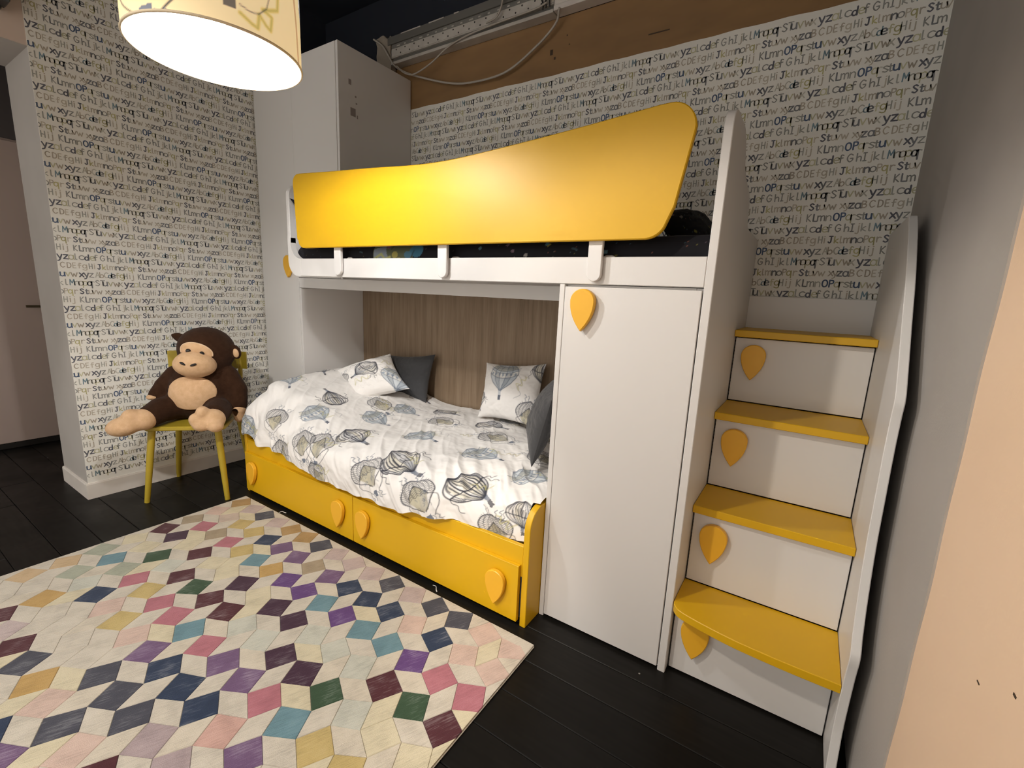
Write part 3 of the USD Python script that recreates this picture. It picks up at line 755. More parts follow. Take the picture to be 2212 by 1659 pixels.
# ---- lampshade
shade_look = usdkit.material(stage, '/World/Looks/lampshade_cloth', {
    'a': ('attribute', {'attribute': 'Cd'}), 'p': ('principled_bsdf', {'roughness': 0.9, 'specular_ior_level': 0.2, 'emission_strength': SHADE_GLOW})},
    [('a.color', 'p.base_color'), ('a.color', 'p.emission_color')], surface='p.BSDF')
PRR = LAMP_R + 0.004
sh = Sheet(0, 2 * math.pi * PRR, 0, 0.30, 0.0035, (0.80, 0.63, 0.36))
arc = lambda deg: ((deg + 180) % 360) / 360 * 2 * math.pi * PRR
balloon(sh, 'S', (arc(-18), 0.222), 90, 0.25)
balloon(sh, 'N', (arc(-72), 0.150), 95, 0.25)
balloon(sh, 'C', (arc(70), 0.16), 100, 0.16); balloon(sh, 'S', (arc(130), 0.17), 80, 0.17); balloon(sh, 'C', (arc(-130), 0.15), 90, 0.16); balloon(sh, 'N', (arc(190), 0.12), 90, 0.18)
zig = lambda pts, w, c, a: sh.stroke([(arc(d), z) for d, z in pts], w, c, a)
for w, c, a in ((0.011, (0.62, 0.48, 0.12), .75), (0.005, (0.42, 0.33, 0.08), .6)):
    zig([(-12, 0.036), (-5, 0.022), (-1, 0.018), (0.5, 0.052), (5, 0.035), (8.5, 0.028), (10, 0.062), (3, 0.068), (8, 0.075), (15, 0.088), (16, 0.12)], w, c, a)
zig([(-12, 0.055), (-6, 0.048), (0, 0.052), (6, 0.075), (9, 0.11)], 0.003, INKB, .8)
zig([(36, 0.16), (39, 0.10), (41.5, 0.0)], 0.012, (0.45, 0.26, 0.12), .8)
ang = sh.s / PRR - math.pi
P = np.stack([lx + PRR * np.cos(ang)[:, None] + 0 * sh.d, ly + PRR * np.sin(ang)[:, None] + 0 * sh.d, lz + 0 * ang[:, None] + sh.d], -1)
v, f, c = sh.mesh(P)
part('shade', (v, f), shade_look, pd, smooth=True, color=c, label='cream drum shade printed with drawn balloons and an ochre ribbon')
RING = pbr('shade_ring', (0.72, 0.60, 0.42), .6)
for z in (0.0, 0.30):
    part('shade_ring', tube([(lx + PRR * math.cos(a), ly + PRR * math.sin(a), lz + z) for a in np.linspace(0, 2 * math.pi, 72, endpoint=False)], 0.0035, 8, closed=True), RING, pd, smooth=True)
part('cord', tube([(lx, ly, lz + 0.20), (lx, ly, CEIL)], 0.004, 8), BLACK, pd, smooth=40)
part('lamp_holder', place(lathe([(0.001, 0.088), (0.018, 0.088), (0.022, 0.12), (0.022, 0.24), (0.010, 0.26), (0.001, 0.26)], 20), (1, 0, 0), (0, 1, 0), (0, 0, 1), (lx, ly, lz)), BLACK, pd, smooth=40)
for k in range(3):
    a = 2 * math.pi * k / 3 + .4
    part('spider_arm', tube([(lx, ly, lz + 0.25), (lx + PRR * math.cos(a), ly + PRR * math.sin(a), lz + 0.298)], 0.0025, 6), RING, pd, smooth=True)
part('ceiling_cup', place(lathe([(0.001, 0), (0.05, 0), (0.055, 0.03), (0.001, 0.03)], 24), (1, 0, 0), (0, 1, 0), (0, 0, 1), (lx, ly, CEIL - 0.03)), BLACK, pd, smooth=40)

# ================================================================ RUG
RUGC = {'w': (.585, .535, .455), 'W': (.60, .54, .445), 'N': (.030, .046, .088), 'D': (.068, .070, .092), 'p': (.43, .165, .20), 'P': (.60, .45, .385), 'Q': (.57, .36, .31), 'm': (.085, .026, .034), 'U': (.060, .028, .050),
        'u': (.125, .060, .195), 'v': (.165, .098, .19), 'g': (.045, .085, .048), 't': (.15, .265, .31), 'o': (.48, .31, .115), 'O': (.55, .40, .24), 'B': (.40, .26, .11), 'y': (.52, .40, .17), 'Y': (.62, .555, .40), 'b': (.36, .29, .20),
        'G': (.53, .53, .46), 'H': (.37, .39, .31), 'l': (.50, .41, .40), 'L': (.40, .32, .33), 'T': (.55, .45, .38)}
RUGMAP = ['BlDlBBDlllDlDDPP', 'PTyyNvvbvNNNPNPP', 'bpbpytouutututpp'.replace('tutut', 'tutt') + '', 'mUYmYYUYUUGGGmgm', 'YYgGmgmmGGUUgGYY', 'HtHpyppt pvvpty y'.replace(' ', ''), 'OHGNPyPvNNNQvwyP', 'OwowwwwDDDLLQwgp',
          'wwmlmDoPDPmwtuwN', 'pwYgwuwNvPwpGmwy', 'NwPYtwgmwuBwPDwp', 'wuwpwDwYGwmtwvNw', 'gwwmPwNwuOwwpwYt', 'wYtwwmwPwgwDvwwp', 'PwNwGuwwywpwwmtw', 'wmwPwwtgwNwwYwuw']
RUGMAP[2] = 'bpbpytouututtupp'
RUGMAP[5] = 'HtHpypptpvvptyyY'
assert all(len(r) == 16 for r in RUGMAP)


def rug_look(name, c):
    dark = max(c) < 0.22
    hi = tuple(min(1, q * 1.0 + (0.16 if dark else 0.05)) for q in c)
    lo = tuple(q * (0.85 if dark else 0.78) for q in c)
    return usdkit.material(stage, '/World/Looks/rug_' + name, {
        'tc': ('texture_coordinate', {}), 'm0': ('mapping', {'rotation': (0, 0, -1.13)}), 'mp': ('mapping', {'scale': (24, 330, 100)}), 'n': ('noise_texture', {'scale': 1.0, 'detail': 4.0, 'roughness': 0.6}),
        'n2': ('noise_texture', {'scale': 16.0, 'detail': 4.0}), 'm': ('math', {'math_type': 'multiply_add', 'value2': 0.55, 'value3': 0.0}), 'a': ('math', {'math_type': 'multiply_add', 'value2': 0.45}),
        'r': ('rgb_ramp', {'ramp': [(0.36, lo), (0.52, c), (0.72, hi)]}), 'n3': ('noise_texture', {'scale': 420.0, 'detail': 2.0}),
        'b': ('bump', {'strength': 0.5, 'distance': 0.003}), 'p': ('principled_bsdf', {'roughness': 0.95, 'specular_ior_level': 0.1, 'sheen_weight': 0.15})},
        [('tc.object', 'm0.vector'), ('m0.vector', 'mp.vector'), ('mp.vector', 'n.vector'), ('tc.object', 'n2.vector'), ('n.fac', 'm.value1'), ('n2.fac', 'a.value1'), ('m.value', 'a.value3'), ('a.value', 'r.fac'),
         ('r.color', 'p.base_color'), ('tc.object', 'n3.vector'), ('n3.fac', 'b.height'), ('b.normal', 'p.normal')], surface='p.BSDF')


RUGM = {k: rug_look({'w': 'cream', 'W': 'warm_cream', 'N': 'navy', 'D': 'slate', 'p': 'rose', 'P': 'blush', 'Q': 'pink', 'm': 'maroon', 'U': 'aubergine', 'u': 'purple', 'v': 'plum', 'g': 'green', 't': 'teal', 'o': 'ochre',
                     'O': 'sand', 'B': 'bronze', 'y': 'straw', 'Y': 'pale_straw', 'b': 'taupe', 'G': 'pale_grey', 'H': 'sage', 'l': 'lilac', 'L': 'mauve', 'T': 'pale_taupe'}[k], c) for k, c in RUGC.items()}
rg = thing('rug', 'cream wool rug patched with tilted coloured squares on the black floor', 'rug', (1.634, -2.10, 0))
RX0, RX1, RY1, RY0 = 0.638, 2.632, -1.098, -3.09
part('backing', box(RX0, RX1, RY0, RY1, 0.0, 0.0075, 0.003), RUGM['w'], rg)


def tuft(poly):
    """One raised patch of pile: a small slab with sloped edges."""
    p = np.array(shapely.geometry.polygon.orient(Polygon(poly)).exterior.coords)[:-1]
    c = p.mean(0); n = len(p)
    ring = lambda k, z: np.c_[c + (p - c) * k, np.full(n, z)]
    V = np.vstack([ring(0.999, 0.004), ring(0.996, 0.0104), ring(0.965, 0.0122), np.r_[c, 0.0128][None]])
    F = []
    for r in range(2):
        for a in range(n):
            b = (a + 1) % n
            F += [(r * n + a, r * n + b, r * n + n + b), (r * n + a, r * n + n + b, r * n + n + a)]
    F += [(2 * n + a, 2 * n + (a + 1) % n, 3 * n) for a in range(n)]
    return trimesh.Trimesh(V, F, process=False)


GX, GY = 0.1247, 0.1238
corner = {}
rim = sbox(RX0 + .002, RY0 + .002, RX1 - .002, RY1 - .002)
jr = random.Random(5)
joint = lambda key, p: corner.setdefault(key, (p[0] + jr.uniform(-.003, .003), p[1] + jr.uniform(-.003, .003)))
cells = {}
for j in range(16):
    for i in range(16):
        cx, cy = 2.578 - GX * (15 - i), -1.163 - GY * j
        th = math.radians(-27.5 if (i + j) % 2 == 0 else 28.5); a = 0.0925 / math.sqrt(2)
        q = []
        for k in range(4):
            t = th + math.pi / 4 + k * math.pi / 2
            p = (cx + a * math.cos(t), cy + a * math.sin(t))
            # corners of neighbouring squares meet: share the point
            key = (round((p[0]) / 0.045), round((p[1]) / 0.045))
            hit = [kk for kk in corner if math.hypot(corner[kk][0] - p[0], corner[kk][1] - p[1]) < 0.022]
            q.append(corner[hit[0]] if hit else joint((i, j, k), p))
        cells[i, j] = q
        g = Polygon(q).buffer(0).intersection(rim)
        if g.geom_type == 'Polygon' and g.area > 1e-4:
            col = RUGMAP[j][i]
            part('coloured_square' if col not in 'wW' else 'cream_square', tuft(list(g.exterior.coords)[:-1]), RUGM[col], rg)
sq = unary_union([Polygon(q).buffer(0.0002) for q in cells.values()])
rest = rim.difference(sq)
for g in sorted(getattr(rest, 'geoms', [rest]), key=lambda g: (-round(g.centroid.y, 3), g.centroid.x)):
    g = g.simplify(0.001)
    if g.area < 3e-4:
        continue
    if g.area < 0.009 and len(g.exterior.coords) <= 9:
        part('cream_diamond', tuft(list(g.convex_hull.exterior.coords)[:-1]), RUGM['wWwwY'[rng.randrange(5)]], rg)
    else:
        part('cream_margin', trimesh.creation.extrude_polygon(g, 0.0115, engine='earcut'), RUGM['w'], rg)

# ================================================================ CHAIR
CC = np.array((0.29, -1.19)); FV = np.array((0.7216, -0.6923)); LV = np.array((0.6923, 0.7216))
ch = thing('chair', 'olive-yellow painted wooden chair under the toy monkey by the papered wall', 'chair', (0.29, -1.19, 0))


def cw(fv, l, z):
    """Chair coordinates (forward, to its left, up) to the room."""
    return (CC[0] + FV[0] * fv + LV[0] * l, CC[1] + FV[1] * fv + LV[1] * l, z)


def chair_mesh(m):
    return place(m, (*FV, 0), (*LV, 0), (0, 0, 1), (CC[0], CC[1], 0))


seat_o = Polygon([(-0.20, -0.16), (-0.175, -0.178), (0.195, -0.178), (0.212, -0.16), (0.212, 0.21), (0.195, 0.226), (0.12, 0.222), (-0.175, 0.192), (-0.20, 0.175)]).buffer(-0.012).buffer(0.012, quad_segs=4)
part('seat', chair_mesh(place(plate(seat_o, 0.024, 0.004), (1, 0, 0), (0, 1, 0), (0, 0, 1), (0, 0, 0.427))), CHAIR, ch, smooth=35)
for (f0, l0, f1, l1) in ((0.170, -0.150, 0.186, -0.204), (0.172, 0.178, 0.200, 0.212), (-0.150, -0.150, -0.202, -0.207), (-0.150, 0.185, -0.202, 0.225)):
    part('leg', tube([cw(f0, l0, 0.430), cw((f0 + f1) / 2, (l0 + l1) / 2, 0.215), cw(f1, l1, 0.0)], [0.0185, 0.0170, 0.0135], 14), CHAIR, ch, smooth=50)
back = smooth_curve([(-0.212, -0.205), (-0.236, -0.09), (-0.243, 0.012), (-0.236, 0.12), (-0.206, 0.236)], 5)
o = np.vstack([back + (-0.009, 0), back[::-1] + (0.009, 0)])
part('backrest', chair_mesh(place(trimesh.creation.extrude_polygon(Polygon(o), 0.108, engine='earcut'), (1, 0, 0), (0, 1, 0), (0, 0, 1), (0, 0, 0.712))), CHAIR, ch, smooth=35)
for l in (-0.165, 0.196):
    part('back_post', tube([cw(-0.168, l * .93, 0.44), cw(-0.195, l * .98, 0.60), cw(-0.218, l, 0.78)], [0.015, 0.0145, 0.012], 12), CHAIR, ch, smooth=50)

# ================================================================ ABOVE THE WALLPAPER
gd = thing('steel_channel', 'grey perforated steel channel running along the top of the back wall', 'metal beam', (1.35, -0.06, 2.76))
GX0, GX1 = 0.765, 1.965
part('lower_lip', box(GX0, GX1, -0.074, -0.012, 2.694, 2.711), STEEL_LIGHT, gd)
part('lower_channel', box(GX0, GX1, -0.058, -0.012, 2.711, 2.733), pbr('dull_steel', (0.16, 0.155, 0.14), .6, .3), gd)
part('middle_lip', box(GX0, GX1, -0.072, -0.012, 2.733, 2.739), STEEL_LIGHT, gd)
part('pale_web', box(GX0, GX1, -0.070, -0.012, 2.741, 2.788), STEEL_LIGHT, gd, label='pale perforated face')
part('upper_flange', box(GX0, GX1, -0.069, -0.012, 2.788, 2.813), STEEL, gd)
part('top_flange', box(GX0 - .03, GX1, -0.076, -0.012, 2.814, 2.858), LOOKS['dull_steel'], gd)
for k in range(15):
    x = GX0 + 0.045 + k * 0.080
    for dx, z in ((0, 2.777), (0.04, 2.752)):
        part('hole', place(lathe([(0.0001, 0), (0.0045, 0), (0.0045, 0.0012), (0.0001, 0.0012)], 10), (1, 0, 0), (0, 0, 1), (0, -1, 0), (x + dx, -0.0695, z)), BLACK, gd)
for k in range(18):
    x = GX0 + 0.05 + k * 0.066
    part('slot', box(x, x + 0.016 + 0.012 * (k % 3 == 0), -0.0700, -0.0685, 2.794, 2.801, 0), STEEL_LIGHT, gd)
for x, w in ((0.86, 0.17), (1.10, 0.12), (1.30, 0.035)):
    part('tape_strip', box(x, x + w, -0.0780, -0.0755, 2.852, 2.858, 0), STEEL_LIGHT, gd)
en = trimesh.creation.box((0.135, 0.05, 0.20)).subdivide().subdivide().subdivide()
en.apply_translation((0.690, -0.045, 2.772))
en.vertices += (np.stack([meshkit.noise(en.vertices * 22 + 9 * k, k) for k in range(3)], -1) - .5) * np.array((.04, .02, .05))
part('end_plate', en, pbr('rough_mortar', (0.30, 0.26, 0.21), .9, bump=(90, .6)), gd, smooth=60, label='rough mortar lump at the end of the channel')
tk = thing('white_trunking', 'white trunking box above the brown board at the top edge', 'trunking', (2.7, -0.07, 2.78))
part('body', box(1.970, 3.56, -0.076, -0.012, 2.722, 2.86, .003), SKIRT, tk)
part('lip', box(1.970, 3.56, -0.080, -0.012, 2.696, 2.720, .002), SKIRT, tk)
for k, (x, z, a) in enumerate(((1.905, 2.738, .3), (1.925, 2.745, -.2), (1.945, 2.742, .1))):
    part('black_tie', tube([(x, -0.078, z - .022), (x + .02 * a, -0.084, z), (x - .03 * a, -0.078, z + .028)], 0.004, 6), BLACK, gd, smooth=True)


def cable(pts, r, label, group=None):
    return part('cable', tube(smooth_curve(pts, 8), r, 8), CABLE, smooth=True, label=label, cat='cable', group=group)


cable([(0.612, -0.083, 2.874), (0.694, -0.086, 2.820), (0.747, -0.084, 2.756), (0.797, -0.083, 2.690), (0.86, -0.078, 2.645), (0.96, -0.055, 2.602), (1.23, -0.045, 2.513), (1.425, -0.045, 2.480), (1.665, -0.045, 2.488), (1.865, -0.045, 2.577), (1.975, -0.055, 2.650), (2.010, -0.088, 2.697)], 0.0060, 'grey cable hanging in a wide loop across the brown board')
cable([(0.836, -0.090, 2.668), (0.90, -0.085, 2.618), (0.982, -0.082, 2.596), (1.123, -0.084, 2.625), (1.267, -0.086, 2.684), (1.417, -0.088, 2.710), (1.622, -0.088, 2.722), (1.856, -0.088, 2.727), (1.932, -0.086, 2.741)], 0.0046, 'thin grey cable climbing along the steel channel')
cable([(1.55, -0.092, 2.738), (1.622, -0.094, 2.750), (1.659, -0.098, 2.807), (1.664, -0.10, 2.90), (1.664, -0.10, 3.14)], 0.0048, 'short grey cable rising from the steel channel to the ceiling')

wbx = thing('wall_box', 'dark boxy fitting on the beige header at the upper left corner', 'box', (0.05, -1.86, 2.60))
part('body', box(-0.003, 0.10, -1.93, -1.697, 2.440, 2.70, .006), pbr('dark_fitting', (0.05, 0.05, 0.055), .5), wbx)
part('bracket', tube([(0.0, -1.72, 2.438), (0.06, -1.735, 2.415), (0.09, -1.80, 2.425)], 0.011, 8), BLACK, wbx, smooth=40)

# ---- scraps on the floor
SCR = pbr('white_scrap', (0.7, 0.69, 0.66), .6)
for (x, y, a, L, lab) in ((0.98, -1.075, 40, 0.042, 'white plastic scrap on the floor by the rug edge under the left drawer'), (2.115, -1.062, -20, 0.050, 'thin white scrap on the floor under the right drawer')):
    c, s = math.cos(math.radians(a)), math.sin(math.radians(a))
    p = [(x + c * L * (t - .5) - s * .006 * math.sin(5 * t), y + s * L * (t - .5) + c * .006 * math.sin(5 * t), 0.002 + 0.003 * math.sin(3 * t)) for t in np.linspace(0, 1, 8)]
    part('plastic_scrap', tube(p, np.linspace(0.0012, 0.0028, 8), 5), SCR, smooth=True, label=lab, cat='scrap')

# ================================================================ BEDDING
def interp(x, xs, ys):
    """Smooth interpolation through the given points."""
    xs, ys = np.array(xs, float), np.array(ys, float)
    i = np.clip(np.searchsorted(xs, x) - 1, 0, len(xs) - 2)
    t = np.clip((x - xs[i]) / (xs[i + 1] - xs[i]), 0, 1); t = t * t * (3 - 2 * t)
    return ys[i] * (1 - t) + ys[i + 1] * t


def duvet_surface(S, Tn):
    """Points of the duvet: S = metres along the bed, Tn = 0 at the front hem, 1 at the back."""
    S1, T1 = S[:, 0], Tn[0]
    hz = interp(S1, [.50, .62, .75, .98, 1.19, 1.42, 1.67, 1.88, 2.15, 2.25, 2.39, 2.52], [.40, .373, .335, .331, .308, .283, .290, .298, .335, .330, .326, .326])
    hz = hz + 0.006 * np.sin(S1 * 23) + 0.004 * np.sin(S1 * 41 + 1)
    rz = interp(S1, [.50, .60, .75, 1.0, 1.3, 1.6, 2.0, 2.3, 2.45, 2.55], [.600, .592, .555, .492, .462, .458, .448, .452, .475, .485])

    def top(y):
        hump = interp(S1, [.45, .62, .80, 1.05, 1.35], [.170, .172, .135, .068, 0.0]) * interp(np.full_like(S1, y), [-1.05, -.88, -.65, -.40, -.1], [.50, .90, 1.0, 1.0, .8])
        crown = interp(np.full_like(S1, y), [-1.05, -.75, -.5, -.1], [.0, .030, .045, .040])
        return 0.478 + crown + hump
    one = np.ones_like(S1)
    tuck = interp(S1, [2.02, 2.26, 2.52], [0, .050, .062])          # the hem slips behind the rail at the right
    lean = interp(S1, [.50, .66, .95, 1.25], [1.0, 1.0, .45, 0.0])      # at the left end the front leans back
    ctrl = [(-1.066 + tuck + .004 * lean, hz), (-1.070 + tuck + .014 * lean, hz + (rz - hz) * .35), (-1.062 + tuck + .038 * lean, hz + (rz - hz) * .72),
            (-1.035 + tuck * .7 + .062 * lean, rz - .012), (-0.965 + tuck * .3 + .055 * lean, np.maximum(rz + .012, top(-.95) - .01))]
    ctrl += [(y * one, top(y)) for y in (-.85, -.68, -.48, -.28, -.10)]
    C = np.array([[c[0], c[1]] for c in ctrl])                       # (k, 2, n)
    dense = np.array([smooth_curve(C[:, :, i], 6) for i in range(len(S1))])   # (n, m, 2)
    seg = np.linalg.norm(np.diff(dense, axis=1), axis=2); L = np.c_[np.zeros(len(S1)), np.cumsum(seg, 1)]
    Y = np.array([np.interp(T1 * l[-1], l, q[:, 0]) for l, q in zip(L, dense)])
    Z = np.array([np.interp(T1 * l[-1], l, q[:, 1]) for l, q in zip(L, dense)])
    X = np.minimum(S, np.where(Z > 0.488, 2.550, 2.523 + 0.0 * Z))
    over = np.clip(0.585 - S, 0, None)                                # hangs over the left end
    X = np.where(over > 0, 0.585 - 0.012 * np.tanh(over * 30), X)
    Z = np.where(over > 0, np.maximum(Z - over * 1.1, 0.37), Z)
    P = np.stack([X, Y, Z], -1)
    # creases, pushed along the surface normal
    a, b = np.gradient(P, axis=0), np.gradient(P, axis=1)
    N = np.cross(a, b); N /= np.linalg.norm(N, axis=2, keepdims=True) + 1e-9
    D = Tn * 1.33
    w1 = meshkit.fbm(np.stack([S * 5.0, D * 5.0, 0 * S], -1), 4, 3) - .5
    u, v = S * .84 + D * .54, -S * .54 + D * .84
    w2 = np.abs(meshkit.fbm(np.stack([u * 12.0, v * 2.2, 0 * S + 4], -1), 3, 9) - .5)
    w3 = np.abs(meshkit.fbm(np.stack([S * 3.0, D * 13.0, 0 * S + 2], -1), 3, 14) - .5)
    w4 = meshkit.fbm(np.stack([S * 28.0, D * 28.0, 0 * S + 7], -1), 3, 31) - .5
    front = interp(D, [0, .3, .55, 1.4], [1.0, 1.0, .55, .35]) * interp(S, [.5, 1.2, 1.8, 2.5], [.8, .7, 1.2, 1.35])
    disp = 0.022 * w1 + 0.060 * front * (0.17 - w2) + 0.007 * (0.15 - w3) + 0.002 * w4
    # two broad soft folds at the left front, where the cover bulges over the end of the bed
    for (s0, tilt, amp, wd_) in ((0.80, .22, .030, .045), (0.96, .30, .018, .04), (0.66, .12, .018, .04)):
        disp = disp - amp * np.exp(-((S - s0 - tilt * D) / wd_) ** 2) * interp(D, [0, .1, .35, .5], [1, 1, .6, 0])
    disp = disp * np.clip((2.545 - S) / 0.05, 0, 1) ** .5
    P = P + N * disp[..., None] * np.where(N[..., 2:] < -0.2, -1, 1)
    P[..., 1] = np.minimum(P[..., 1], -0.085)
    return P


def drape(sheet, length):
    S, Dd = np.meshgrid(sheet.s, sheet.d, indexing='ij')
    return duvet_surface(S, Dd / length)


DUV_L = 1.33
# (kind, s, d, angle of its top, width, mirrored)
BALLS = [('C', .595, .535, 150, .145, 1), ('N', .84, .21, 90, .13, 1), ('C', 1.055, .38, 172, .15, 1), ('N', 1.165, .155, 120, .13, -1), ('N', 1.285, .205, 100, .135, 1), ('S', .965, .595, -15, .13, 1), ('S', 1.40, .37, 165, .155, 1),
         ('C', 1.29, .65, 175, .14, 1), ('N', 1.18, .80, 160, .13, -1), ('C', 1.30, .92, 178, .13, 1), ('S', 1.50, 1.09, 170, .13, 1), ('N', 1.62, .885, 172, .135, 1), ('C', 1.69, .595, 168, .15, 1), ('S', 1.86, 1.05, 172, .14, 1),
         ('C', 1.90, 1.23, 165, .12, -1), ('N', 2.02, .815, 170, .14, 1), ('S', 1.825, .27, 160, .165, 1), ('N', 1.68, .145, 135, .15, 1), ('C', 2.09, .55, 165, .155, 1), ('N', 2.01, .095, 130, .15, 1), ('S', 2.215, .195, 163, .165, 1),
         ('N', 2.36, .69, 170, .14, -1), ('C', 2.42, .42, 178, .15, 1), ('S', 2.49, .13, 95, .11, 1), ('N', 2.385, .02, 105, .13, 1), ('N', .99, .02, 120, .13, 1), ('C', .625, .05, 70, .13, 1), ('S', .57, .82, 160, .12, 1), ('N', 1.32, .03, 130, .11, -1),
         ('C', .70, 1.10, 150, .14, 1), ('N', .90, 1.05, 170, .14, 1), ('S', 1.15, 1.22, 170, .14, 1), ('N', 2.25, 1.05, 170, .14, 1), ('C', 2.10, 1.22, 170, .14, 1), ('S', 2.44, 1.15, 175, .14, 1)]

sh = Sheet(0.44, 2.562, 0.0, DUV_L, 0.0034, BASE)
tint = meshkit.fbm(np.stack([*np.meshgrid(sh.s * 2.2, sh.d * 2.2, indexing='ij'), np.zeros((sh.ns, sh.nd))], -1), 3, 5)
sh.c = sh.c * (0.975 + 0.05 * tint[..., None])
for k, (kind, s, d, a, w, fl_) in enumerate(BALLS):
    balloon(sh, kind, (s, d), a, w * {'S': 1.28, 'N': 1.24, 'C': 1.20}[kind], fl_)
    if k % 2 == 0:
        ribbon(sh, (s + .09, d + .06), 150 + 20 * (k % 3), .10)
    elif k % 3 == 0:
        ribbon(sh, (s - .12, d - .03), 200, .07, OLIVE)
v, f, c = sh.mesh(drape(sh, DUV_L), flip=False)
part('duvet', (v, f), CLOTH, smooth=True, color=c, label='white duvet printed with drawn hot-air balloons, spread over the yellow lower bed', cat='duvet')
part('mattress', box(0.585, 2.50, -1.00, -0.13, 0.29, 0.40, 0.03), pbr('mattress_ticking', (.6, .58, .55), .9), lb)


def pillow(corners, thick, h, base, draw=None, seed=1, pinch=0.10, n_out=None):
    """A stuffed cushion between four corner points (TL, TR, BR, BL as its printed side sees them). Returns vertices, faces, colours."""
    TL, TR, BR, BL = (np.array(c, float) for c in corners)
    W = (np.linalg.norm(TR - TL) + np.linalg.norm(BR - BL)) / 2; H = (np.linalg.norm(TL - BL) + np.linalg.norm(TR - BR)) / 2
    sh = Sheet(0, W, 0, H, h, base)
    if draw:
        draw(sh, W, H)
    U, V = np.meshgrid(np.linspace(-1, 1, sh.ns), np.linspace(-1, 1, sh.nd), indexing='ij')
    n = np.cross(TR - TL, BL - TL); n = -n / np.linalg.norm(n)
    # edges drawn in between the corners
    u = U * (1 - pinch * (1 - V ** 2) * np.abs(U) ** 3); w = V * (1 - pinch * (1 - U ** 2) * np.abs(V) ** 3)
    a, b = ((u + 1) / 2)[..., None], ((w + 1) / 2)[..., None]
    flat = (BL * (1 - a) + BR * a) * (1 - b) + (TL * (1 - a) + TR * a) * b
    prof = (np.clip(1 - np.abs(U) ** 2.4, 0, 1) * np.clip(1 - np.abs(V) ** 2.4, 0, 1)) ** 0.55
    wr = meshkit.fbm(np.stack([U * 2.2 + seed, V * 2.2, 0 * U + seed], -1), 4, seed) - .5
    edge = np.abs(meshkit.fbm(np.stack([U * 5, V * 5, 0 * U + 3 * seed], -1), 3, seed + 5) - .5)
    t = thick / 2 * prof * (1 + .35 * wr) - .010 * edge * (prof > .02) * np.clip(prof * 3, 0, 1)
    front = flat + n * t[..., None]; backp = flat - n * t[..., None]
    v1, f1, c1 = sh.mesh(front, flip=True); v2, f2, c2 = sh.mesh(backp, flip=False)
    if np.cross(v1[f1[0, 1]] - v1[f1[0, 0]], v1[f1[0, 2]] - v1[f1[0, 0]]).dot(n) < 0:
        f1, f2 = f1[:, ::-1], f2[:, ::-1]
    return np.vstack([v1, v2]), np.vstack([f1, f2 + len(v1)]), np.vstack([c1, c2])


def pillow_thing(name, label, corners, thick, mat, base, draw=None, seed=1, h=0.004, piping=True, group=None):
    v, f, c = pillow(corners, thick, h, base, draw, seed)
    t = thing(name, label, 'pillow', tuple(np.mean(corners, 0) - (0, 0, 0.2)), group=group)
    part('cushion', trimesh.Trimesh(v, f, process=False), mat, t, smooth=True, color=c)
    return t


def draw_a(sh, W, H):
    balloon(sh, 'S', (W * .46, H * .56), 22, .17, 1); balloon(sh, 'C', (W * .90, H * .20), 60, .20); balloon(sh, 'N', (W * .80, H * 1.04), 170, .15); balloon(sh, 'N', (W * -.06, H * .55), 60, .14)
    ribbon(sh, (W * .78, H * .62), -20, .10); ribbon(sh, (W * .18, H * .22), 10, .12)


def draw_c(sh, W, H):
    balloon(sh, 'C', (W * .42, H * .72), 88, .20); balloon(sh, 'N', (W * .88, H * .12), 80, .16); balloon(sh, 'S', (W * .02, H * .30), 95, .10); balloon(sh, 'S', (W * 1.02, H * .85), 95, .14)
    ribbon(sh, (W * .72, H * .50), 60, .09)


pillow_thing('printed_pillow', 'white balloon-print pillow lying tilted at the left end of the lower bed', [(.645, -.455, .700), (.925, -.235, .825), (1.275, -.395, .655), (.945, -.57, .560)], .15, CLOTH, BASE, draw_a, 3)
pillow_thing('charcoal_pillow', 'charcoal pillow standing behind the tilted balloon-print pillow', [(.835, -.165, .800), (1.238, -.125, .845), (1.262, -.235, .525), (.88, -.275, .515)], .12, CHARCOAL, (.05, .05, .05), None, 5)
pillow_thing('printed_pillow', 'white balloon-print pillow standing upright at the right against the wood panel', [(1.668, -.135, .842), (2.083, -.130, .884), (2.135, -.285, .545), (1.715, -.270, .535)], .13, CLOTH, BASE, draw_c, 8)
pillow_thing('charcoal_pillow', 'charcoal pillow leaning on the cupboard side at the right end of the lower bed', [(2.345, -.43, .900), (2.515, -.865, .870), (2.405, -.80, .545), (2.165, -.42, .610)], .12, CHARCOAL, (.05, .05, .05), None, 11)

# ---- upper bed: dark speckled bedding
NIGHT = printed('speckled_cotton', 0.85, bump=(420, 0.1), sheen=0.02)
DARK = (0.009, 0.009, 0.013)
DOTS = [(.26, .25, .24), (.32, .13, .09), (.10, .21, .27), (.26, .24, .06), (.17, .12, .16), (.09, .17, .21)]


def speckle(sh, n, seed):
    r = random.Random(seed)
    for _ in range(n):
        p = (r.uniform(sh.s0, sh.s0 + sh.ns * sh.h), r.uniform(sh.d0, sh.d0 + sh.nd * sh.h)); c = r.choice(DOTS); k = r.random()
        if k < .10:
            sh.fill([(p[0] + .0085 * math.cos(t), p[1] + .0075 * math.sin(t)) for t in np.linspace(0, 6.2, 10)], c, .9)
        elif k < .18:
            a = r.uniform(0, 3.1)
            sh.stroke([(p[0] - .010 * math.cos(a), p[1] - .010 * math.sin(a)), p, (p[0] + .010 * math.cos(a + .3), p[1] + .010 * math.sin(a + .3))], .004, c, .7)
        else:
            sh.fill([(p[0] + r.uniform(.0012, .0032) * math.cos(t), p[1] + .0022 * math.sin(t)) for t in np.linspace(0, 6.2, 7)], c, .45)


sh = Sheet(0.942, 3.022, 0.0, 1.02, 0.004, DARK)
speckle(sh, 950, 4)
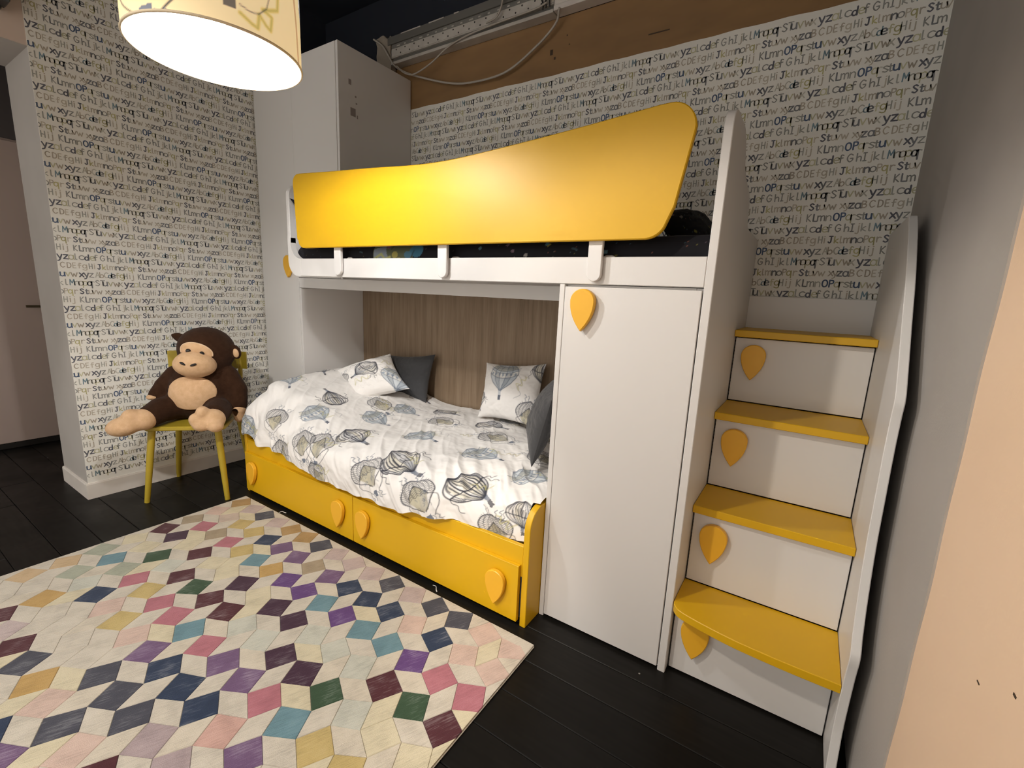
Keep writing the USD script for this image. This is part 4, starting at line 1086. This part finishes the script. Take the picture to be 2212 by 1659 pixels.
# a printed picture patch of blobs in blue, green and straw
q = random.Random(2)
sh.fill([(1.545, .02), (1.80, .02), (1.79, .30), (1.54, .30)], (.13, .15, .09), .85)
sh.fill([(1.545, .02), (1.66, .02), (1.62, .12), (1.55, .10)], (.24, .29, .36), .95)
sh.stroke([(1.55, .05), (1.60, .075), (1.625, .05), (1.66, .06)], .012, (.40, .42, .16), .9)
for c_, p, r_ in (((.05, .17, .27), (1.82, .09), .040), ((.08, .2, .3), (1.77, .07), .022), ((.38, .34, .10), (1.69, .07), .020), ((.30, .28, .10), (1.715, .05), .012), ((.25, .10, .2), (1.64, .11), .012), ((.2, .24, .10), (1.60, .14), .03)):
    sh.fill([(p[0] + r_ * math.cos(t), p[1] + r_ * .8 * math.sin(t)) for t in np.linspace(0, 6.2, 14)], c_, .9)
for _ in range(14):
    p = (q.uniform(1.56, 1.80), q.uniform(.03, .2))
    sh.stroke([p, (p[0] + q.uniform(-.03, .03), p[1] + q.uniform(.01, .04))], .005, (.03, .035, .03), .8)
S, Dd = np.meshgrid(sh.s, sh.d, indexing='ij')
prof = smooth_curve([(-.885, 1.345), (-.897, 1.40), (-.885, 1.445), (-.83, 1.468), (-.60, 1.475), (-.30, 1.475), (-.10, 1.468), (-.035, 1.455)], 8)
seg = np.r_[0, np.cumsum(np.linalg.norm(np.diff(prof, axis=0), axis=1))]
Y = np.interp(Dd, seg * 1.02 / seg[-1], prof[:, 0]); Z = np.interp(Dd, seg * 1.02 / seg[-1], prof[:, 1])
wr = meshkit.fbm(np.stack([S * 6, Dd * 6, 0 * S + 9], -1), 4, 6) - .5
top = np.clip((Dd - .10) / .1, 0, 1)
v, f, c = sh.mesh(np.stack([S, Y + .008 * wr * (1 - top), Z + .03 * wr * top], -1))
ub = thing('upper_bedding', 'dark terrazzo-speckled duvet filling the upper bunk behind the guard board', 'duvet', (2.0, -.46, 1.33))
part('cover', (v, f), NIGHT, ub, smooth=True, color=c)
part('mattress', box(0.945, 3.02, -.87, -.035, 1.331, 1.44, .02), LOOKS['mattress_ticking'], ub)
pillow_thing('speckled_pillow', 'dark speckled pillow standing at the stair end of the upper bunk', [(2.775, -.66, 1.565), (2.80, -.14, 1.645), (2.96, -.14, 1.47), (2.95, -.70, 1.45)], .13, NIGHT, DARK, lambda s_, W, H: speckle(s_, 90, 3), 15)
pillow_thing('speckled_pillow', 'dark pillow leaning on the headboard at the left end of the upper bunk', [(0.985, -.30, 1.66), (0.968, -.945, 1.692), (1.07, -.90, 1.46), (1.09, -.30, 1.46)], .075, NIGHT, DARK, lambda s_, W, H: speckle(s_, 90, 8), 17)

# ================================================================ TOY MONKEY
def surface_net(fn, lo, hi, h):
    """Triangles of the level set fn(points) = 0 on a grid of step h (naive surface nets)."""
    ax = [np.arange(a - h, b + 2 * h, h) for a, b in zip(lo, hi)]
    G = np.stack(np.meshgrid(*ax, indexing='ij'), -1)
    val = fn(G)
    inside = val < 0
    n = np.array(val.shape)
    acc = np.zeros((*(n - 1), 3)); cnt = np.zeros(n - 1)
    corners = list(np.ndindex(2, 2, 2))
    sl = lambda c: tuple(slice(o, o + m - 1) for o, m in zip(c, n))
    for a in corners:
        for k in range(3):
            if a[k]:
                continue
            b = list(a); b[k] = 1; b = tuple(b)
            va, vb = val[sl(a)], val[sl(b)]
            x = (va < 0) != (vb < 0)
            t = np.where(x, va / np.where(x, va - vb, 1), 0)
            p = np.array(a, float)[None, None, None] * np.ones((*(n - 1), 1)); p[..., k] = t
            acc += p * x[..., None]; cnt += x
    on = cnt > 0
    idx = np.full(n - 1, -1); idx[on] = np.arange(on.sum())
    base = np.stack(np.meshgrid(*[a[:-1] for a in ax], indexing='ij'), -1)
    V = (base + h * acc / np.maximum(cnt, 1)[..., None])[on]
    F = []
    for k in range(3):
        i, j = (k + 1) % 3, (k + 2) % 3
        s0 = [slice(1, m - 1) for m in n]; s0[k] = slice(0, n[k] - 1); s1 = list(s0); s1[k] = slice(1, n[k])
        a, b = inside[tuple(s0)], inside[tuple(s1)]
        P = np.argwhere(a != b)
        off = np.ones(3, int); off[k] = 0
        P = P + off
        d1, d2 = np.zeros(3, int), np.zeros(3, int); d1[i], d2[j] = 1, 1
        q = np.stack([idx[tuple(p.T)] for p in (P - d1 - d2, P - d2, P, P - d1)], 1)
        fl_ = inside[tuple(P.T)]
        q[~fl_] = q[~fl_][:, ::-1]
        F.append(q)
    F = np.vstack(F); F = F[(F >= 0).all(1)]
    T = np.vstack([F[:, [0, 1, 2]], F[:, [0, 2, 3]]])
    m = trimesh.Trimesh(V, T, process=False)
    trimesh.smoothing.filter_taubin(m, lamb=0.5, nu=0.52, iterations=6)
    return m


def ell(c, r, roll=0.0):
    """Ellipsoid (approximate distance); roll turns it in the l-z plane."""
    c, r = np.array(c, float), np.array(r, float); ca, sa = math.cos(math.radians(roll)), math.sin(math.radians(roll))

    def f(p):
        q = p - c
        q = np.stack([q[..., 0], q[..., 1] * ca + q[..., 2] * sa, -q[..., 1] * sa + q[..., 2] * ca], -1) / r
        k = np.linalg.norm(q, axis=-1)
        return (k - 1) * r.min() * 0.6 + (k - 1) * r.mean() * 0.4
    return f


def limb(pts, rad):
    P = [np.array(p, float) for p in pts]

    def f(p):
        out = np.full(p.shape[:-1], 9.0)
        for a, b, ra, rb in zip(P[:-1], P[1:], rad[:-1], rad[1:]):
            e = b - a; t = np.clip(((p - a) @ e) / e.dot(e), 0, 1)
            out = np.minimum(out, np.linalg.norm(p - a - t[..., None] * e, axis=-1) - (ra + (rb - ra) * t))
        return out
    return f


def melt(fs, k):
    def f(p):
        out = None
        for g in fs:
            v = g(p)
            if out is None:
                out = v
            else:
                h_ = np.clip(0.5 + 0.5 * (out - v) / k, 0, 1)
                out = out * (1 - h_) + v * h_ - k * h_ * (1 - h_)
        return out
    return f


SEAT = 0.4515
head = ell((-.015, .086, .850), (.140, .147, .139))
skull = melt([head, ell((.02, .080, .885), (.12, .118, .095))], .02)
ear_l = melt([ell((-.02, -.055, .925), (.020, .030, .026), -20), ell((-.015, -.078, .936), (.012, .016, .012), -20)], .012)
ear_r = ell((-.01, .243, .845), (.024, .026, .042), 10)
torso = melt([ell((.0, .038, .605), (.152, .158, .165)), ell((-.015, .050, .690), (.110, .135, .080))], .05)
arm_l = limb([(-.01, -.085, .705), (.02, -.135, .645), (.045, -.168, .598)], [.056, .050, .040])
arm_r = limb([(-.01, .185, .705), (.01, .238, .62), (.03, .250, .535)], [.060, .057, .047])
leg_l = limb([(.02, -.060, .525), (.13, -.115, .528), (.215, -.135, .512)], [.072, .070, .060])
leg_r = limb([(.02, .125, .522), (.13, .172, .522), (.215, .185, .518)], [.070, .070, .062])
lower = melt([torso, leg_l, leg_r, arm_l, arm_r], .028)
body_raw = melt([lower, skull, ear_l, ear_r], .018)
over_seat = lambda p: np.maximum(body_raw(p), np.where(p[..., 0] < 0.235, SEAT - p[..., 2], -9.0))


def monkey_part(name, fn, lo, hi, h, mat, parent, label=None):
    m = surface_net(fn, lo, hi, h)
    return part(name, chair_mesh(m), mat, parent, smooth=True, label=label)


def plush(name, c, c2):
    return pbr(name, c, 0.95, bump=(330, 0.6), vary=(40, c2, (1, 1, 1)), spec=0.1, sheen=0.04)


BROWN, TAN = plush('brown_plush', (.030, .0125, .006), (.042, .019, .010)), plush('tan_plush', (.56, .36, .20), (.66, .44, .27))
mk = thing('toy_monkey', 'large brown plush monkey with tan face, belly, hands and feet sitting on the olive-yellow chair', 'toy', (0.31, -1.18, SEAT))
monkey_part('body', over_seat, (-.17, -.25, SEAT - .02), (.30, .32, 1.0), .0085, BROWN, mk)
belly = lambda p: np.maximum(torso(p) - .007, ell((.15, .040, .626), (.15, .132, .098), 4)(p))
monkey_part('belly', belly, (-.02, -.12, .52), (.20, .20, .74), .006, TAN, mk, 'tan belly patch')
mask = lambda p: np.maximum(skull(p) - .005, ell((.13, .083, .858), (.10, .079, .054), -13)(p))
monkey_part('eye_mask', mask, (.03, -.01, .78), (.16, .18, .94), .0045, TAN, mk, 'tan patch round the eyes')
muzzle = melt([ell((.112, .067, .785), (.092, .107, .071), -4), ell((.135, .078, .818), (.070, .070, .045), -10)], .03)
monkey_part('muzzle', muzzle, (.0, -.07, .69), (.24, .21, .88), .006, TAN, mk, 'broad tan muzzle')
# the brow: a stitched tan rim over the eyes
brow = []
for t in np.linspace(-0.12, 1.03, 26):
    a = math.pi * (1 - t)
    l, z = .083 + .079 * math.cos(a) * math.cos(-.227) - .054 * math.sin(a) * math.sin(-.227), .858 + .079 * math.cos(a) * math.sin(-.227) + .054 * math.sin(a) * math.cos(-.227)
    lo_, hi_ = -.05, .25
    for _ in range(24):
        mid = (lo_ + hi_) / 2
        if skull(np.array([mid, l, z])) < .003: lo_ = mid
        else: hi_ = mid
    brow.append((lo_, l, z))
part('brow', chair_mesh(tube(smooth_curve(brow, 3), .0042, 8)), plush('pale_plush', (.66, .47, .30), (.72, .53, .36)), mk, smooth=True, label='pale rim stitched over the eyes')


def on_surface(fn, l, z, lift=0.0):
    a, b = 0.0, .30
    for _ in range(30):
        m = (a + b) / 2
        if fn(np.array([m, l, z])) < lift: a = m
        else: b = m
    return a


EYE = pbr('black_bead', (.012, .009, .008), .12)
for l, z in ((.053, .868), (.117, .853)):
    f0 = on_surface(skull, l, z, .0085)
    e = trimesh.creation.icosphere(2, 1.0); e.apply_scale((.009, .0130, .0130)); e.apply_translation((f0, l, z))
    part('eye', chair_mesh(e), EYE, mk, smooth=True)
for l, z, r in ((.046, .806, -28), (.097, .800, 20)):
    f0 = on_surface(muzzle, l, z, .0005)
    e = trimesh.creation.icosphere(2, 1.0); e.apply_scale((.007, .0175, .0068)); e.apply_transform(trimesh.transformations.rotation_matrix(math.radians(r), (1, 0, 0))); e.apply_translation((f0 - .001, l, z))
    part('nostril', chair_mesh(e), EYE, mk, smooth=True)
foot_l = melt([ell((.245, -.145, .505), (.055, .058, .058)), ell((.280, -.225, .478), (.062, .080, .052), 12), ell((.275, -.190, .530), (.045, .040, .040))], .022)
foot_r = melt([ell((.268, .192, .508), (.052, .064, .058)), ell((.292, .155, .552), (.034, .032, .036)), ell((.302, .216, .480), (.036, .040, .036)), ell((.305, .150, .487), (.034, .044, .036)), ell((.30, .12, .515), (.032, .030, .034))], .014)
clear = lambda fn: (lambda p: np.maximum(fn(p), np.where(p[..., 0] < 0.217, SEAT + .0005 - p[..., 2], -9.0)))
monkey_part('foot', clear(foot_l), (.16, -.33, .40), (.37, -.06, .60), .0065, TAN, mk, 'tan plush foot at the chair edge')
monkey_part('foot', clear(foot_r), (.18, .06, .42), (.36, .28, .61), .0055, TAN, mk, 'tan plush foot turned sole outwards')
monkey_part('hand', melt([ell((.055, -.178, .588), (.040, .036, .018)), ell((.075, -.185, .590), (.02, .014, .010))], .01), (-.01, -.25, .55), (.13, -.12, .63), .005, TAN, mk)
monkey_part('hand', melt([ell((.045, .254, .502), (.042, .036, .038)), ell((.045, .254, .464), (.034, .030, .036)), ell((.075, .240, .495), (.02, .016, .024))], .015), (-.05, .20, .40), (.08, .32, .56), .0055, TAN, mk)
monkey_part('inner_ear', ell((.010, .246, .842), (.010, .017, .028), 10), (-.01, .22, .80), (.03, .28, .89), .004, TAN, mk)
